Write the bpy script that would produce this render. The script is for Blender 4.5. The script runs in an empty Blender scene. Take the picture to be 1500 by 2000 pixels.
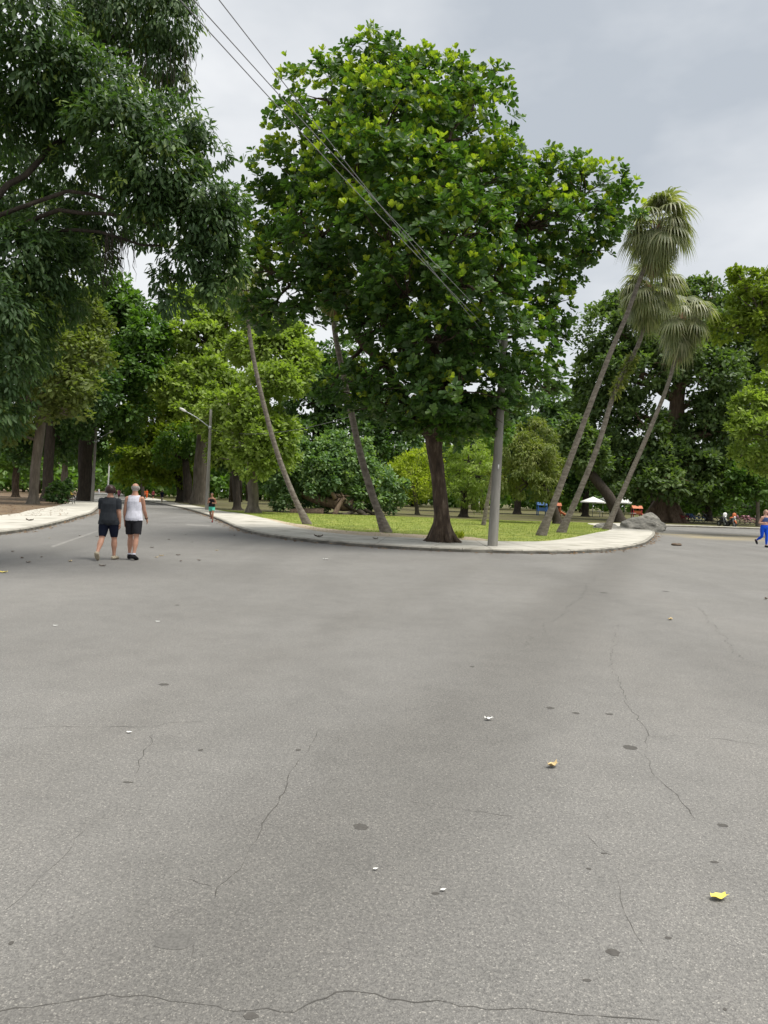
import bpy, bmesh, math, random
import numpy as np
from mathutils import Vector, Matrix, noise as mnoise
from mathutils.geometry import tessellate_polygon

random.seed(7)
RNG = np.random.default_rng(7)
SC = bpy.context.scene
COL = SC.collection
R = math.radians

# ------------------------------------------------------------------ camera
CAM_H = 1.65
FPX = 1400.0                      # focal length in pixels of the 1500 x 2000 photograph
PITCH = math.atan(26.5 / FPX)
ROLL = R(2.0)
_F = Vector((0, math.cos(PITCH), -math.sin(PITCH)))
_Z = Vector((0, math.sin(PITCH), math.cos(PITCH)))
_X = Vector((1, 0, 0))
_Rt = math.cos(ROLL) * _X + math.sin(ROLL) * _Z
_Up = -math.sin(ROLL) * _X + math.cos(ROLL) * _Z
CP = Vector((0, 0, CAM_H))
cam_data = bpy.data.cameras.new('camera')
cam_data.sensor_fit = 'VERTICAL'
cam_data.sensor_height = 36.0
cam_data.sensor_width = 27.0
cam_data.lens = 36.0 * FPX / 2000.0
cam_data.clip_start = 0.05
cam_data.clip_end = 3000
cam = bpy.data.objects.new('camera', cam_data)
COL.objects.link(cam)
m = Matrix.Identity(4)
for i in range(3):
    m[i][0] = _Rt[i]; m[i][1] = _Up[i]; m[i][2] = -_F[i]; m[i][3] = CP[i]
cam.matrix_world = m
SC.camera = cam

# ------------------------------------------------------------------ sky, sun, exposure
SUN_EL, SUN_AZ = R(70), R(115)     # azimuth clockwise from +Y: high on the right, behind thin cloud
world = bpy.data.worlds.new('World')
SC.world = world
world.use_nodes = True
nt = world.node_tree
nt.nodes.clear()
wout = nt.nodes.new('ShaderNodeOutputWorld')
wbg = nt.nodes.new('ShaderNodeBackground')
wsky = nt.nodes.new('ShaderNodeTexSky')
wsky.sky_type = 'NISHITA'
wsky.sun_disc = False
wsky.sun_elevation = SUN_EL
wsky.sun_rotation = SUN_AZ
wsky.air_density = 1.0
wsky.dust_density = 2.0
wco = nt.nodes.new('ShaderNodeTexCoord')
wmap = nt.nodes.new('ShaderNodeMapping')
wmap.inputs['Scale'].default_value = (1.0, 1.0, 2.2)
wmap.inputs['Location'].default_value = (0.75, 0.2, 0.1)
wn = nt.nodes.new('ShaderNodeTexNoise')
wn.inputs['Scale'].default_value = 1.5
wn.inputs['Detail'].default_value = 6.0
wn.inputs['Roughness'].default_value = 0.52
wr = nt.nodes.new('ShaderNodeValToRGB')
wr.color_ramp.elements[0].position = 0.31
wr.color_ramp.elements[0].color = (2.95, 3.2, 3.5, 1)
wr.color_ramp.elements[1].position = 0.54
wr.color_ramp.elements[1].color = (5.0, 5.1, 5.2, 1)
wmix = nt.nodes.new('ShaderNodeMix')
wmix.data_type = 'RGBA'
wmix.inputs[0].default_value = 0.95
nt.links.new(wco.outputs['Generated'], wmap.inputs['Vector'])
nt.links.new(wmap.outputs['Vector'], wn.inputs['Vector'])
nt.links.new(wn.outputs['Fac'], wr.inputs['Fac'])
nt.links.new(wsky.outputs['Color'], wmix.inputs[6])
nt.links.new(wr.outputs['Color'], wmix.inputs[7])
nt.links.new(wmix.outputs[2], wbg.inputs['Color'])
wbg.inputs['Strength'].default_value = 0.1
nt.links.new(wbg.outputs['Background'], wout.inputs['Surface'])

sun_data = bpy.data.lights.new('sun', 'SUN')
sun_data.energy = 3.0
sun_data.angle = R(34)
sun_data.color = (1.0, 0.96, 0.88)
sun = bpy.data.objects.new('sun', sun_data)
COL.objects.link(sun)
sd = Vector((math.sin(SUN_AZ) * math.cos(SUN_EL), math.cos(SUN_AZ) * math.cos(SUN_EL), math.sin(SUN_EL)))
sun.rotation_euler = sd.to_track_quat('Z', 'Y').to_euler()
sun.location = sd * 60

SC.view_settings.view_transform = 'Standard'
SC.view_settings.look = 'None'
SC.view_settings.gamma = 1.0
SC.view_settings.use_curve_mapping = False
SC.view_settings.exposure = 0.85
SC.render.engine = 'CYCLES'
SC.cycles.max_bounces = 6
SC.cycles.diffuse_bounces = 3
SC.cycles.glossy_bounces = 2
SC.cycles.transmission_bounces = 4
SC.cycles.transparent_max_bounces = 4
SC.cycles.use_denoising = True

# ------------------------------------------------------------------ measuring the photograph
def ray(px, py):
    px, py = float(px), float(py)
    return _F + ((px - 750.0) / FPX) * _Rt + ((1000.0 - py) / FPX) * _Up
def gp(px, py, z=0.0):
    d = ray(px, py)
    return CP + d * ((z - CAM_H) / d.z)
def at(px, py, Y):
    d = ray(px, py)
    return CP + d * (Y / d.y)

# ------------------------------------------------------------------ materials
MATS = {}
def newmat(name):
    mt = bpy.data.materials.new(name); mt.use_nodes = True
    n = mt.node_tree; n.nodes.clear()
    out = n.nodes.new('ShaderNodeOutputMaterial')
    MATS[name] = mt
    return mt, n, out
def ramp(n, stops):
    r = n.nodes.new('ShaderNodeValToRGB')
    els = r.color_ramp.elements
    while len(els) < len(stops): els.new(0.5)
    for e, (p, c) in zip(els, stops):
        e.position = p; e.color = (*c, 1)
    return r
def rough_mat(name, stops, scale=4.0, detail=5.0, rough=0.85, bump=0.3, bscale=None, stretch=(1, 1, 1), spec=0.3, coord='Object', dist=0.02):
    mt, n, out = newmat(name)
    co = n.nodes.new('ShaderNodeTexCoord'); mp = n.nodes.new('ShaderNodeMapping')
    mp.inputs['Scale'].default_value = stretch
    n.links.new(co.outputs[coord], mp.inputs['Vector'])
    no = n.nodes.new('ShaderNodeTexNoise')
    no.inputs['Scale'].default_value = scale; no.inputs['Detail'].default_value = detail; no.inputs['Roughness'].default_value = 0.6
    n.links.new(mp.outputs['Vector'], no.inputs['Vector'])
    rp = ramp(n, stops); n.links.new(no.outputs['Fac'], rp.inputs['Fac'])
    p = n.nodes.new('ShaderNodeBsdfPrincipled')
    p.inputs['Roughness'].default_value = rough
    p.inputs['Specular IOR Level'].default_value = spec
    n.links.new(rp.outputs['Color'], p.inputs['Base Color'])
    if bump:
        nb = n.nodes.new('ShaderNodeTexNoise')
        nb.inputs['Scale'].default_value = bscale or scale * 4; nb.inputs['Detail'].default_value = 4
        n.links.new(mp.outputs['Vector'], nb.inputs['Vector'])
        b = n.nodes.new('ShaderNodeBump'); b.inputs['Strength'].default_value = bump; b.inputs['Distance'].default_value = dist
        n.links.new(nb.outputs['Fac'], b.inputs['Height']); n.links.new(b.outputs['Normal'], p.inputs['Normal'])
    n.links.new(p.outputs['BSDF'], out.inputs['Surface'])
    return mt
def leaf_mat(name, stops, rough=0.5, spec=0.4, trans=0.3, tcol=(1.5, 1.7, 0.5), gain=1.25):
    """colour by the leaf's own attribute 'hue' (leaf age), thin and partly translucent"""
    mt, n, out = newmat(name)
    stops = [(p_, tuple(min(c_ * gain, .5) for c_ in col_)) for p_, col_ in stops]
    a = n.nodes.new('ShaderNodeAttribute'); a.attribute_name = 'hue'
    rp = ramp(n, stops); n.links.new(a.outputs['Fac'], rp.inputs['Fac'])
    p = n.nodes.new('ShaderNodeBsdfPrincipled')
    p.inputs['Roughness'].default_value = rough; p.inputs['Specular IOR Level'].default_value = spec
    n.links.new(rp.outputs['Color'], p.inputs['Base Color'])
    t = n.nodes.new('ShaderNodeBsdfTranslucent')
    mu = n.nodes.new('ShaderNodeMix'); mu.data_type = 'RGBA'; mu.blend_type = 'MULTIPLY'; mu.inputs[0].default_value = 1.0
    mu.inputs[7].default_value = (*tcol, 1)
    n.links.new(rp.outputs['Color'], mu.inputs[6]); n.links.new(mu.outputs[2], t.inputs['Color'])
    mx = n.nodes.new('ShaderNodeMixShader'); mx.inputs[0].default_value = trans
    n.links.new(p.outputs['BSDF'], mx.inputs[1]); n.links.new(t.outputs['BSDF'], mx.inputs[2])
    n.links.new(mx.outputs['Shader'], out.inputs['Surface'])
    return mt
def plain(name, col, rough=0.6, spec=0.4, metal=0.0, var=0.12, scale=9.0):
    lo = tuple(c * (1 - var) for c in col); hi = tuple(min(1, c * (1 + var)) for c in col)
    mt = rough_mat(name, [(0.3, lo), (0.7, hi)], scale=scale, rough=rough, bump=0.08, spec=spec)
    mt.node_tree.nodes['Principled BSDF'].inputs['Metallic'].default_value = metal
    return mt

def asphalt():
    mt, n, out = newmat('asphalt')
    co = n.nodes.new('ShaderNodeTexCoord')
    def nz(scale, detail, rough=0.6, stretch=None, rot=0):
        no = n.nodes.new('ShaderNodeTexNoise')
        no.inputs['Scale'].default_value = scale; no.inputs['Detail'].default_value = detail; no.inputs['Roughness'].default_value = rough
        mp = n.nodes.new('ShaderNodeMapping')
        if stretch: mp.inputs['Scale'].default_value = stretch
        mp.inputs['Rotation'].default_value = (0, 0, rot)
        n.links.new(co.outputs['Object'], mp.inputs['Vector']); n.links.new(mp.outputs['Vector'], no.inputs['Vector'])
        return no
    def mix(fac, a, b, mode='MIX'):
        mx = n.nodes.new('ShaderNodeMix'); mx.data_type = 'RGBA'; mx.blend_type = mode
        if isinstance(fac, (int, float)): mx.inputs[0].default_value = fac
        else: n.links.new(fac, mx.inputs[0])
        for k, v in ((6, a), (7, b)):
            if isinstance(v, tuple): mx.inputs[k].default_value = (*v, 1)
            else: n.links.new(v, mx.inputs[k])
        return mx.outputs[2]
    big = nz(0.22, 6, 0.6)
    rb = ramp(n, [(0.33, (0.162, 0.157, 0.149)), (0.52, (0.182, 0.177, 0.169)), (0.72, (0.205, 0.200, 0.192))])
    n.links.new(big.outputs['Fac'], rb.inputs['Fac'])
    # worn wheel bands running along the direction of travel
    band = nz(1.0, 4, 0.55, (0.55, 0.05, 1), R(-24))
    rbd = ramp(n, [(0.36, (0.91, 0.91, 0.91)), (0.5, (1, 1, 1)), (0.68, (1.03, 1.025, 1.02))])
    n.links.new(band.outputs['Fac'], rbd.inputs['Fac'])
    c = mix(1.0, rb.outputs['Color'], rbd.outputs['Color'], 'MULTIPLY')
    def lane(p0, p1, w, dark):
        d = Vector((p1[0] - p0[0], p1[1] - p0[1])).normalized()
        dt = n.nodes.new('ShaderNodeVectorMath'); dt.operation = 'DOT_PRODUCT'; dt.inputs[1].default_value = (-d.y, d.x, 0)
        n.links.new(co.outputs['Object'], dt.inputs[0])
        ad = n.nodes.new('ShaderNodeMath'); ad.operation = 'SUBTRACT'; ad.inputs[1].default_value = -d.y * p0[0] + d.x * p0[1]
        n.links.new(dt.outputs['Value'], ad.inputs[0])
        wb = n.nodes.new('ShaderNodeMath'); wb.operation = 'MULTIPLY_ADD'; wb.inputs[1].default_value = 1.3
        n.links.new(big.outputs['Fac'], wb.inputs[0]); n.links.new(ad.outputs[0], wb.inputs[2])
        su = n.nodes.new('ShaderNodeMath'); su.operation = 'SUBTRACT'; su.inputs[1].default_value = .65; n.links.new(wb.outputs[0], su.inputs[0])
        ab = n.nodes.new('ShaderNodeMath'); ab.operation = 'ABSOLUTE'; n.links.new(su.outputs[0], ab.inputs[0])
        mr = n.nodes.new('ShaderNodeMapRange'); mr.interpolation_type = 'SMOOTHSTEP'; mr.inputs[1].default_value = w; mr.inputs[2].default_value = w * .15
        mr.inputs[3].default_value = 0; mr.inputs[4].default_value = dark
        n.links.new(ab.outputs[0], mr.inputs[0])
        return mr.outputs[0]
    c = mix(lane((-.3, 3.0), (6.7, 20.8), 1.0, .55), c, (0.125, 0.120, 0.112))
    c = mix(lane((-2.4, 3.0), (3.2, 20.8), .5, .14), c, (0.125, 0.118, 0.107))
    c = mix(lane((-6.0, 6.0), (-11.0, 30.0), .7, .14), c, (0.125, 0.118, 0.107))
    mid = nz(2.6, 5, 0.65)
    rm = ramp(n, [(0.34, (0.92, 0.92, 0.92)), (0.55, (1, 1, 1)), (0.75, (1.04, 1.035, 1.03))])
    n.links.new(mid.outputs['Fac'], rm.inputs['Fac'])
    c = mix(1.0, c, rm.outputs['Color'], 'MULTIPLY')
    # stones in the binder
    vo = n.nodes.new('ShaderNodeTexVoronoi'); vo.inputs['Scale'].default_value = 190
    n.links.new(co.outputs['Object'], vo.inputs['Vector'])
    sep = n.nodes.new('ShaderNodeSeparateColor'); n.links.new(vo.outputs['Color'], sep.inputs['Color'])
    rs = ramp(n, [(0.0, (0.74, 0.74, 0.74)), (0.35, (0.9, 0.9, 0.9)), (0.8, (1.06, 1.06, 1.05)), (0.93, (1.15, 1.14, 1.12)), (0.985, (1.65, 1.63, 1.58))])
    n.links.new(sep.outputs['Red'], rs.inputs['Fac'])
    c = mix(1.0, c, rs.outputs['Color'], 'MULTIPLY')
    fine = nz(60, 3, 0.7)
    rf = ramp(n, [(0.3, (0.72, 0.72, 0.72)), (0.5, (1, 1, 1)), (0.7, (1.2, 1.2, 1.18))])
    n.links.new(fine.outputs['Fac'], rf.inputs['Fac'])
    c = mix(1.0, c, rf.outputs['Color'], 'MULTIPLY')
    # sand washed over the mouth of the cross road, beside the rocks
    sx = n.nodes.new('ShaderNodeSeparateXYZ'); n.links.new(co.outputs['Object'], sx.inputs['Vector'])
    def band_mask(sock, a, b, w):
        m1 = n.nodes.new('ShaderNodeMapRange'); m1.interpolation_type = 'SMOOTHSTEP'
        m1.inputs[1].default_value = a - w; m1.inputs[2].default_value = a + w
        n.links.new(sock, m1.inputs[0])
        m2 = n.nodes.new('ShaderNodeMapRange'); m2.interpolation_type = 'SMOOTHSTEP'
        m2.inputs[1].default_value = b + w; m2.inputs[2].default_value = b - w
        n.links.new(sock, m2.inputs[0])
        mm = n.nodes.new('ShaderNodeMath'); mm.operation = 'MULTIPLY'
        n.links.new(m1.outputs[0], mm.inputs[0]); n.links.new(m2.outputs[0], mm.inputs[1])
        return mm.outputs[0]
    my = band_mask(sx.outputs['Y'], 40.5, 49, 3.0); mxx = band_mask(sx.outputs['X'], 17.5, 40, 1.5)
    sn = nz(0.5, 6, 0.7, (0.35, 1.2, 1))
    rsn = ramp(n, [(0.40, (0, 0, 0)), (0.62, (1, 1, 1))]); n.links.new(sn.outputs['Fac'], rsn.inputs['Fac'])
    m3 = n.nodes.new('ShaderNodeMath'); m3.operation = 'MULTIPLY'; n.links.new(my, m3.inputs[0]); n.links.new(mxx, m3.inputs[1])
    m4 = n.nodes.new('ShaderNodeMath'); m4.operation = 'MULTIPLY'; n.links.new(m3.outputs[0], m4.inputs[0]); n.links.new(rsn.outputs['Color'], m4.inputs[1])
    m5 = n.nodes.new('ShaderNodeMath'); m5.operation = 'MULTIPLY'; n.links.new(m4.outputs[0], m5.inputs[0]); m5.inputs[1].default_value = 0.75
    c = mix(m5.outputs[0], c, (0.34, 0.27, 0.13))
    p = n.nodes.new('ShaderNodeBsdfPrincipled')
    p.inputs['Roughness'].default_value = 0.82; p.inputs['Specular IOR Level'].default_value = 0.25
    n.links.new(c, p.inputs['Base Color'])
    b = n.nodes.new('ShaderNodeBump'); b.inputs['Strength'].default_value = 0.55; b.inputs['Distance'].default_value = 0.004
    n.links.new(vo.outputs['Distance'], b.inputs['Height'])
    b2 = n.nodes.new('ShaderNodeBump'); b2.inputs['Strength'].default_value = 0.3; b2.inputs['Distance'].default_value = 0.01
    n.links.new(fine.outputs['Fac'], b2.inputs['Height']); n.links.new(b.outputs['Normal'], b2.inputs['Normal'])
    n.links.new(b2.outputs['Normal'], p.inputs['Normal'])
    n.links.new(p.outputs['BSDF'], out.inputs['Surface'])
    return mt
asphalt()
rough_mat('soil', [(0.3, (0.085, 0.055, 0.035)), (0.55, (0.15, 0.105, 0.065)), (0.75, (0.20, 0.16, 0.09))], scale=1.2, detail=8, bump=0.5, bscale=12)
rough_mat('lawn', [(0.27, (0.17, 0.13, 0.065)), (0.36, (0.12, 0.155, 0.027)), (0.47, (0.17, 0.215, 0.034)), (0.60, (0.24, 0.265, 0.05)), (0.72, (0.30, 0.26, 0.12))], scale=0.9, detail=9, bump=0.6, bscale=30, dist=0.04)
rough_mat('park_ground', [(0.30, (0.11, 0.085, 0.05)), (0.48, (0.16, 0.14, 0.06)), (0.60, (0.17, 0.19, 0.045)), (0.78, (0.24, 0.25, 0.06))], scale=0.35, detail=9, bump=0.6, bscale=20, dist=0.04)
rough_mat('park_floor_shaded', [(0.30, (0.055, 0.043, 0.026)), (0.48, (0.09, 0.08, 0.035)), (0.62, (0.11, 0.115, 0.033)), (0.8, (0.19, 0.19, 0.05))], scale=0.25, detail=9, bump=0.6, bscale=20, dist=0.04)  # littered soil; the shade under the trees is painted in as a darker tone
rough_mat('sandy_soil', [(0.3, (0.34, 0.27, 0.19)), (0.6, (0.45, 0.37, 0.27)), (0.8, (0.40, 0.36, 0.2))], scale=2.2, detail=8, bump=0.4)
rough_mat('concrete', [(0.28, (0.27, 0.255, 0.21)), (0.48, (0.43, 0.41, 0.36)), (0.72, (0.52, 0.50, 0.445))], scale=0.9, detail=9, bump=0.25, bscale=40, dist=0.006, coord='Object')
rough_mat('kerb_concrete', [(0.28, (0.14, 0.13, 0.11)), (0.5, (0.29, 0.275, 0.235)), (0.75, (0.42, 0.40, 0.35))], scale=2.5, detail=9, bump=0.5, bscale=30, dist=0.01)
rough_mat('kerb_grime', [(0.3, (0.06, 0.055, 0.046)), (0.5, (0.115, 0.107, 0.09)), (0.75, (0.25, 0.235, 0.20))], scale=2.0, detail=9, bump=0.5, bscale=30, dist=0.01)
rough_mat('pole_concrete', [(0.25, (0.15, 0.142, 0.122)), (0.5, (0.235, 0.225, 0.20)), (0.75, (0.31, 0.30, 0.27))], scale=2.0, detail=8, bump=0.25, stretch=(3, 3, 0.35))
rough_mat('bark_brown', [(0.3, (0.028, 0.019, 0.013)), (0.52, (0.065, 0.045, 0.030)), (0.66, (0.13, 0.098, 0.07)), (0.8, (0.24, 0.20, 0.16))], scale=4, detail=10, bump=1.0, bscale=9, stretch=(1.6, 1.6, 0.45), dist=0.05)
rough_mat('bark_dark', [(0.3, (0.025, 0.02, 0.015)), (0.55, (0.05, 0.04, 0.03)), (0.8, (0.10, 0.08, 0.06))], scale=4, detail=8, bump=0.9, stretch=(1.6, 1.6, 0.4), dist=0.05)
rough_mat('bark_grey', [(0.3, (0.08, 0.068, 0.052)), (0.55, (0.15, 0.128, 0.10)), (0.8, (0.24, 0.21, 0.17))], scale=3, detail=8, bump=0.8, stretch=(1.6, 1.6, 0.35), dist=0.05)
rough_mat('bark_root', [(0.3, (0.10, 0.07, 0.05)), (0.55, (0.20, 0.14, 0.10)), (0.8, (0.31, 0.23, 0.17))], scale=3, detail=8, bump=0.9, stretch=(2, 2, 0.3), dist=0.05)
rough_mat('palm_bark', [(0.3, (0.085, 0.072, 0.058)), (0.5, (0.16, 0.14, 0.115)), (0.75, (0.27, 0.245, 0.21))], scale=3.5, detail=8, bump=0.8, stretch=(1, 1, 2.6), dist=0.03)
rough_mat('palm_boot', [(0.3, (0.16, 0.09, 0.05)), (0.6, (0.30, 0.18, 0.11)), (0.8, (0.36, 0.25, 0.16))], scale=6, detail=6, bump=0.5)
rough_mat('granite', [(0.25, (0.085, 0.082, 0.073)), (0.45, (0.17, 0.163, 0.143)), (0.62, (0.25, 0.238, 0.208)), (0.8, (0.36, 0.345, 0.30))], scale=1.7, detail=10, bump=0.9, bscale=6, stretch=(1, 1, 2), dist=0.08)
rough_mat('crack_dark', [(0.3, (0.045, 0.043, 0.039)), (0.7, (0.10, 0.095, 0.088))], scale=20, bump=0)
rough_mat('stain_dark', [(0.3, (0.062, 0.058, 0.053)), (0.7, (0.09, 0.085, 0.078))], scale=60, bump=0.3, bscale=160, dist=0.003)
rough_mat('road_paint', [(0.46, (0.19, 0.183, 0.17)), (0.62, (0.29, 0.28, 0.265))], scale=9, detail=8, bump=0.2)
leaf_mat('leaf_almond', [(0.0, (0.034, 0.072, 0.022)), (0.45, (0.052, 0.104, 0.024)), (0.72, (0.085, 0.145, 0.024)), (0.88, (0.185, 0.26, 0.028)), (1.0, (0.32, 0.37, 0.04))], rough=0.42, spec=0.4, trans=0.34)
leaf_mat('leaf_weeping', [(0.0, (0.028, 0.056, 0.022)), (0.5, (0.050, 0.092, 0.032)), (0.8, (0.095, 0.145, 0.045)), (1.0, (0.17, 0.22, 0.045))], rough=0.5, spec=0.3, trans=0.33)
leaf_mat('leaf_dark', [(0.0, (0.020, 0.044, 0.016)), (0.5, (0.038, 0.075, 0.022)), (1.0, (0.085, 0.13, 0.034))], rough=0.5, spec=0.35, trans=0.32, gain=1.6)
leaf_mat('leaf_mango', [(0.0, (0.036, 0.062, 0.024)), (0.5, (0.068, 0.105, 0.036)), (0.85, (0.12, 0.16, 0.05)), (1.0, (0.19, 0.22, 0.065))], rough=0.5, spec=0.3, trans=0.36, gain=1.5)
leaf_mat('leaf_lime', [(0.0, (0.088, 0.125, 0.028)), (0.5, (0.15, 0.20, 0.045)), (1.0, (0.25, 0.30, 0.085))], rough=0.55, spec=0.3, trans=0.40, gain=1.55)
leaf_mat('leaf_green', [(0.0, (0.035, 0.075, 0.018)), (0.5, (0.070, 0.13, 0.024)), (1.0, (0.14, 0.20, 0.036))], rough=0.5, spec=0.35, trans=0.36, gain=1.4)
leaf_mat('leaf_olive', [(0.0, (0.055, 0.075, 0.022)), (0.5, (0.10, 0.125, 0.034)), (1.0, (0.185, 0.19, 0.06))], rough=0.6, spec=0.3, trans=0.36, gain=1.45)
leaf_mat('leaf_moss', [(0.0, (0.075, 0.105, 0.016)), (0.5, (0.125, 0.165, 0.022)), (1.0, (0.21, 0.25, 0.04))], rough=0.6, spec=0.25, trans=0.40, gain=1.55)
leaf_mat('leaf_silver', [(0.0, (0.045, 0.085, 0.036)), (0.5, (0.085, 0.135, 0.055)), (1.0, (0.19, 0.245, 0.11))], rough=0.5, spec=0.4, trans=0.3, gain=1.8)
leaf_mat('leaf_yellow', [(0.0, (0.15, 0.19, 0.02)), (0.5, (0.25, 0.30, 0.03)), (1.0, (0.36, 0.36, 0.07))], rough=0.55, spec=0.3, trans=0.4)
leaf_mat('leaf_palm', [(0.0, (0.12, 0.15, 0.06)), (0.5, (0.23, 0.25, 0.135)), (1.0, (0.42, 0.41, 0.26))], rough=0.45, spec=0.45, trans=0.35, gain=.9)
leaf_mat('leaf_dead', [(0.0, (0.17, 0.11, 0.06)), (1.0, (0.33, 0.23, 0.14))], rough=0.8, spec=0.2, trans=0.2, tcol=(1.1, 1.0, 0.9), gain=1)
leaf_mat('grass_blade', [(0.0, (0.09, 0.13, 0.022)), (0.5, (0.15, 0.19, 0.03)), (1.0, (0.25, 0.26, 0.07))], rough=0.6, spec=0.2, trans=0.3)
plain('wire_metal', (0.19, 0.19, 0.20), 0.5)
plain('metal_grey', (0.42, 0.44, 0.45), 0.45, metal=0.6)
plain('white_paint', (0.74, 0.74, 0.72), 0.5)
plain('iron_dark', (0.03, 0.03, 0.032), 0.5)
plain('bench_wood', (0.10, 0.065, 0.04), 0.7)
plain('tyre', (0.025, 0.025, 0.027), 0.7)
plain('skin', (0.46, 0.245, 0.165), 0.5, var=0.06)
plain('skin_pale', (0.56, 0.33, 0.245), 0.5, var=0.06)
plain('skin_brown', (0.28, 0.14, 0.085), 0.5, var=0.06)
plain('hair_brown', (0.035, 0.014, 0.010), 0.45, var=0.3, scale=60)
plain('hair_black', (0.012, 0.010, 0.009), 0.45, var=0.3, scale=60)
plain('hair_grey', (0.36, 0.33, 0.30), 0.6, var=0.25, scale=60)
plain('hair_blond', (0.38, 0.27, 0.17), 0.5, var=0.25, scale=60)
for nm, c in dict(charcoal=(0.030, 0.034, 0.040), navy=(0.008, 0.011, 0.024), white=(0.66, 0.66, 0.74), shorts_grey=(0.022, 0.022, 0.026), black=(0.012, 0.012, 0.014),
                  teal=(0.10, 0.52, 0.38), cobalt=(0.010, 0.085, 0.62), steel_blue=(0.06, 0.10, 0.24), orange=(0.55, 0.10, 0.025), yellow=(0.62, 0.48, 0.05),
                  sand=(0.40, 0.35, 0.26), red=(0.45, 0.03, 0.035), pink=(0.50, 0.16, 0.24), blue=(0.06, 0.16, 0.45), wine=(0.16, 0.03, 0.04)).items():
    plain('cloth_' + nm, c, 0.85, 0.15, var=0.15, scale=14)
plain('bike_red', (0.42, 0.03, 0.05), 0.4)
plain('bike_blue', (0.06, 0.14, 0.34), 0.4)
plain('bike_pink', (0.48, 0.22, 0.27), 0.4)
plain('bike_orange', (0.50, 0.14, 0.05), 0.5)
plain('canvas_white', (0.80, 0.80, 0.78), 0.7, 0.2)
plain('dry_leaf_yellow', (0.75, 0.62, 0.12), 0.6, var=0.2, scale=60)
plain('dry_leaf_tan', (0.50, 0.38, 0.19), 0.7, var=0.3, scale=60)
plain('dry_leaf_brown', (0.10, 0.07, 0.045), 0.8, var=0.3, scale=60)
plain('paper_white', (0.72, 0.72, 0.70), 0.8)
plain('eye_dark', (0.02, 0.015, 0.012), 0.3)
plain('lip', (0.32, 0.10, 0.09), 0.5)

# ------------------------------------------------------------------ object helpers
def tag(o, label=None, cat=None, group=None, kind=None):
    if label: o['label'] = label
    if cat: o['category'] = cat
    if group: o['group'] = group
    if kind: o['kind'] = kind
    return o
def empty(name, loc, label, cat, group=None):
    o = bpy.data.objects.new(name, None)
    o.empty_display_size = 0.3
    COL.objects.link(o); o.location = loc
    return tag(o, label, cat, group)
def link(name, me, mat=None, parent=None, smooth=False):
    o = bpy.data.objects.new(name, me); COL.objects.link(o)
    if mat: me.materials.append(MATS[mat])
    if smooth: me.polygons.foreach_set('use_smooth', [True] * len(me.polygons))
    if parent is not None:
        o.parent = parent
        # geometry is given in world coordinates; parents are empties with only a location
        o.location = -Vector(parent.location) if parent.parent is None and parent.type == 'EMPTY' else (0, 0, 0)
    return o
def mesh_from(verts, faces, name='mesh'):
    me = bpy.data.meshes.new(name)
    me.from_pydata([tuple(v) for v in verts], [], [tuple(f) for f in faces])
    me.update()
    return me
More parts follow.
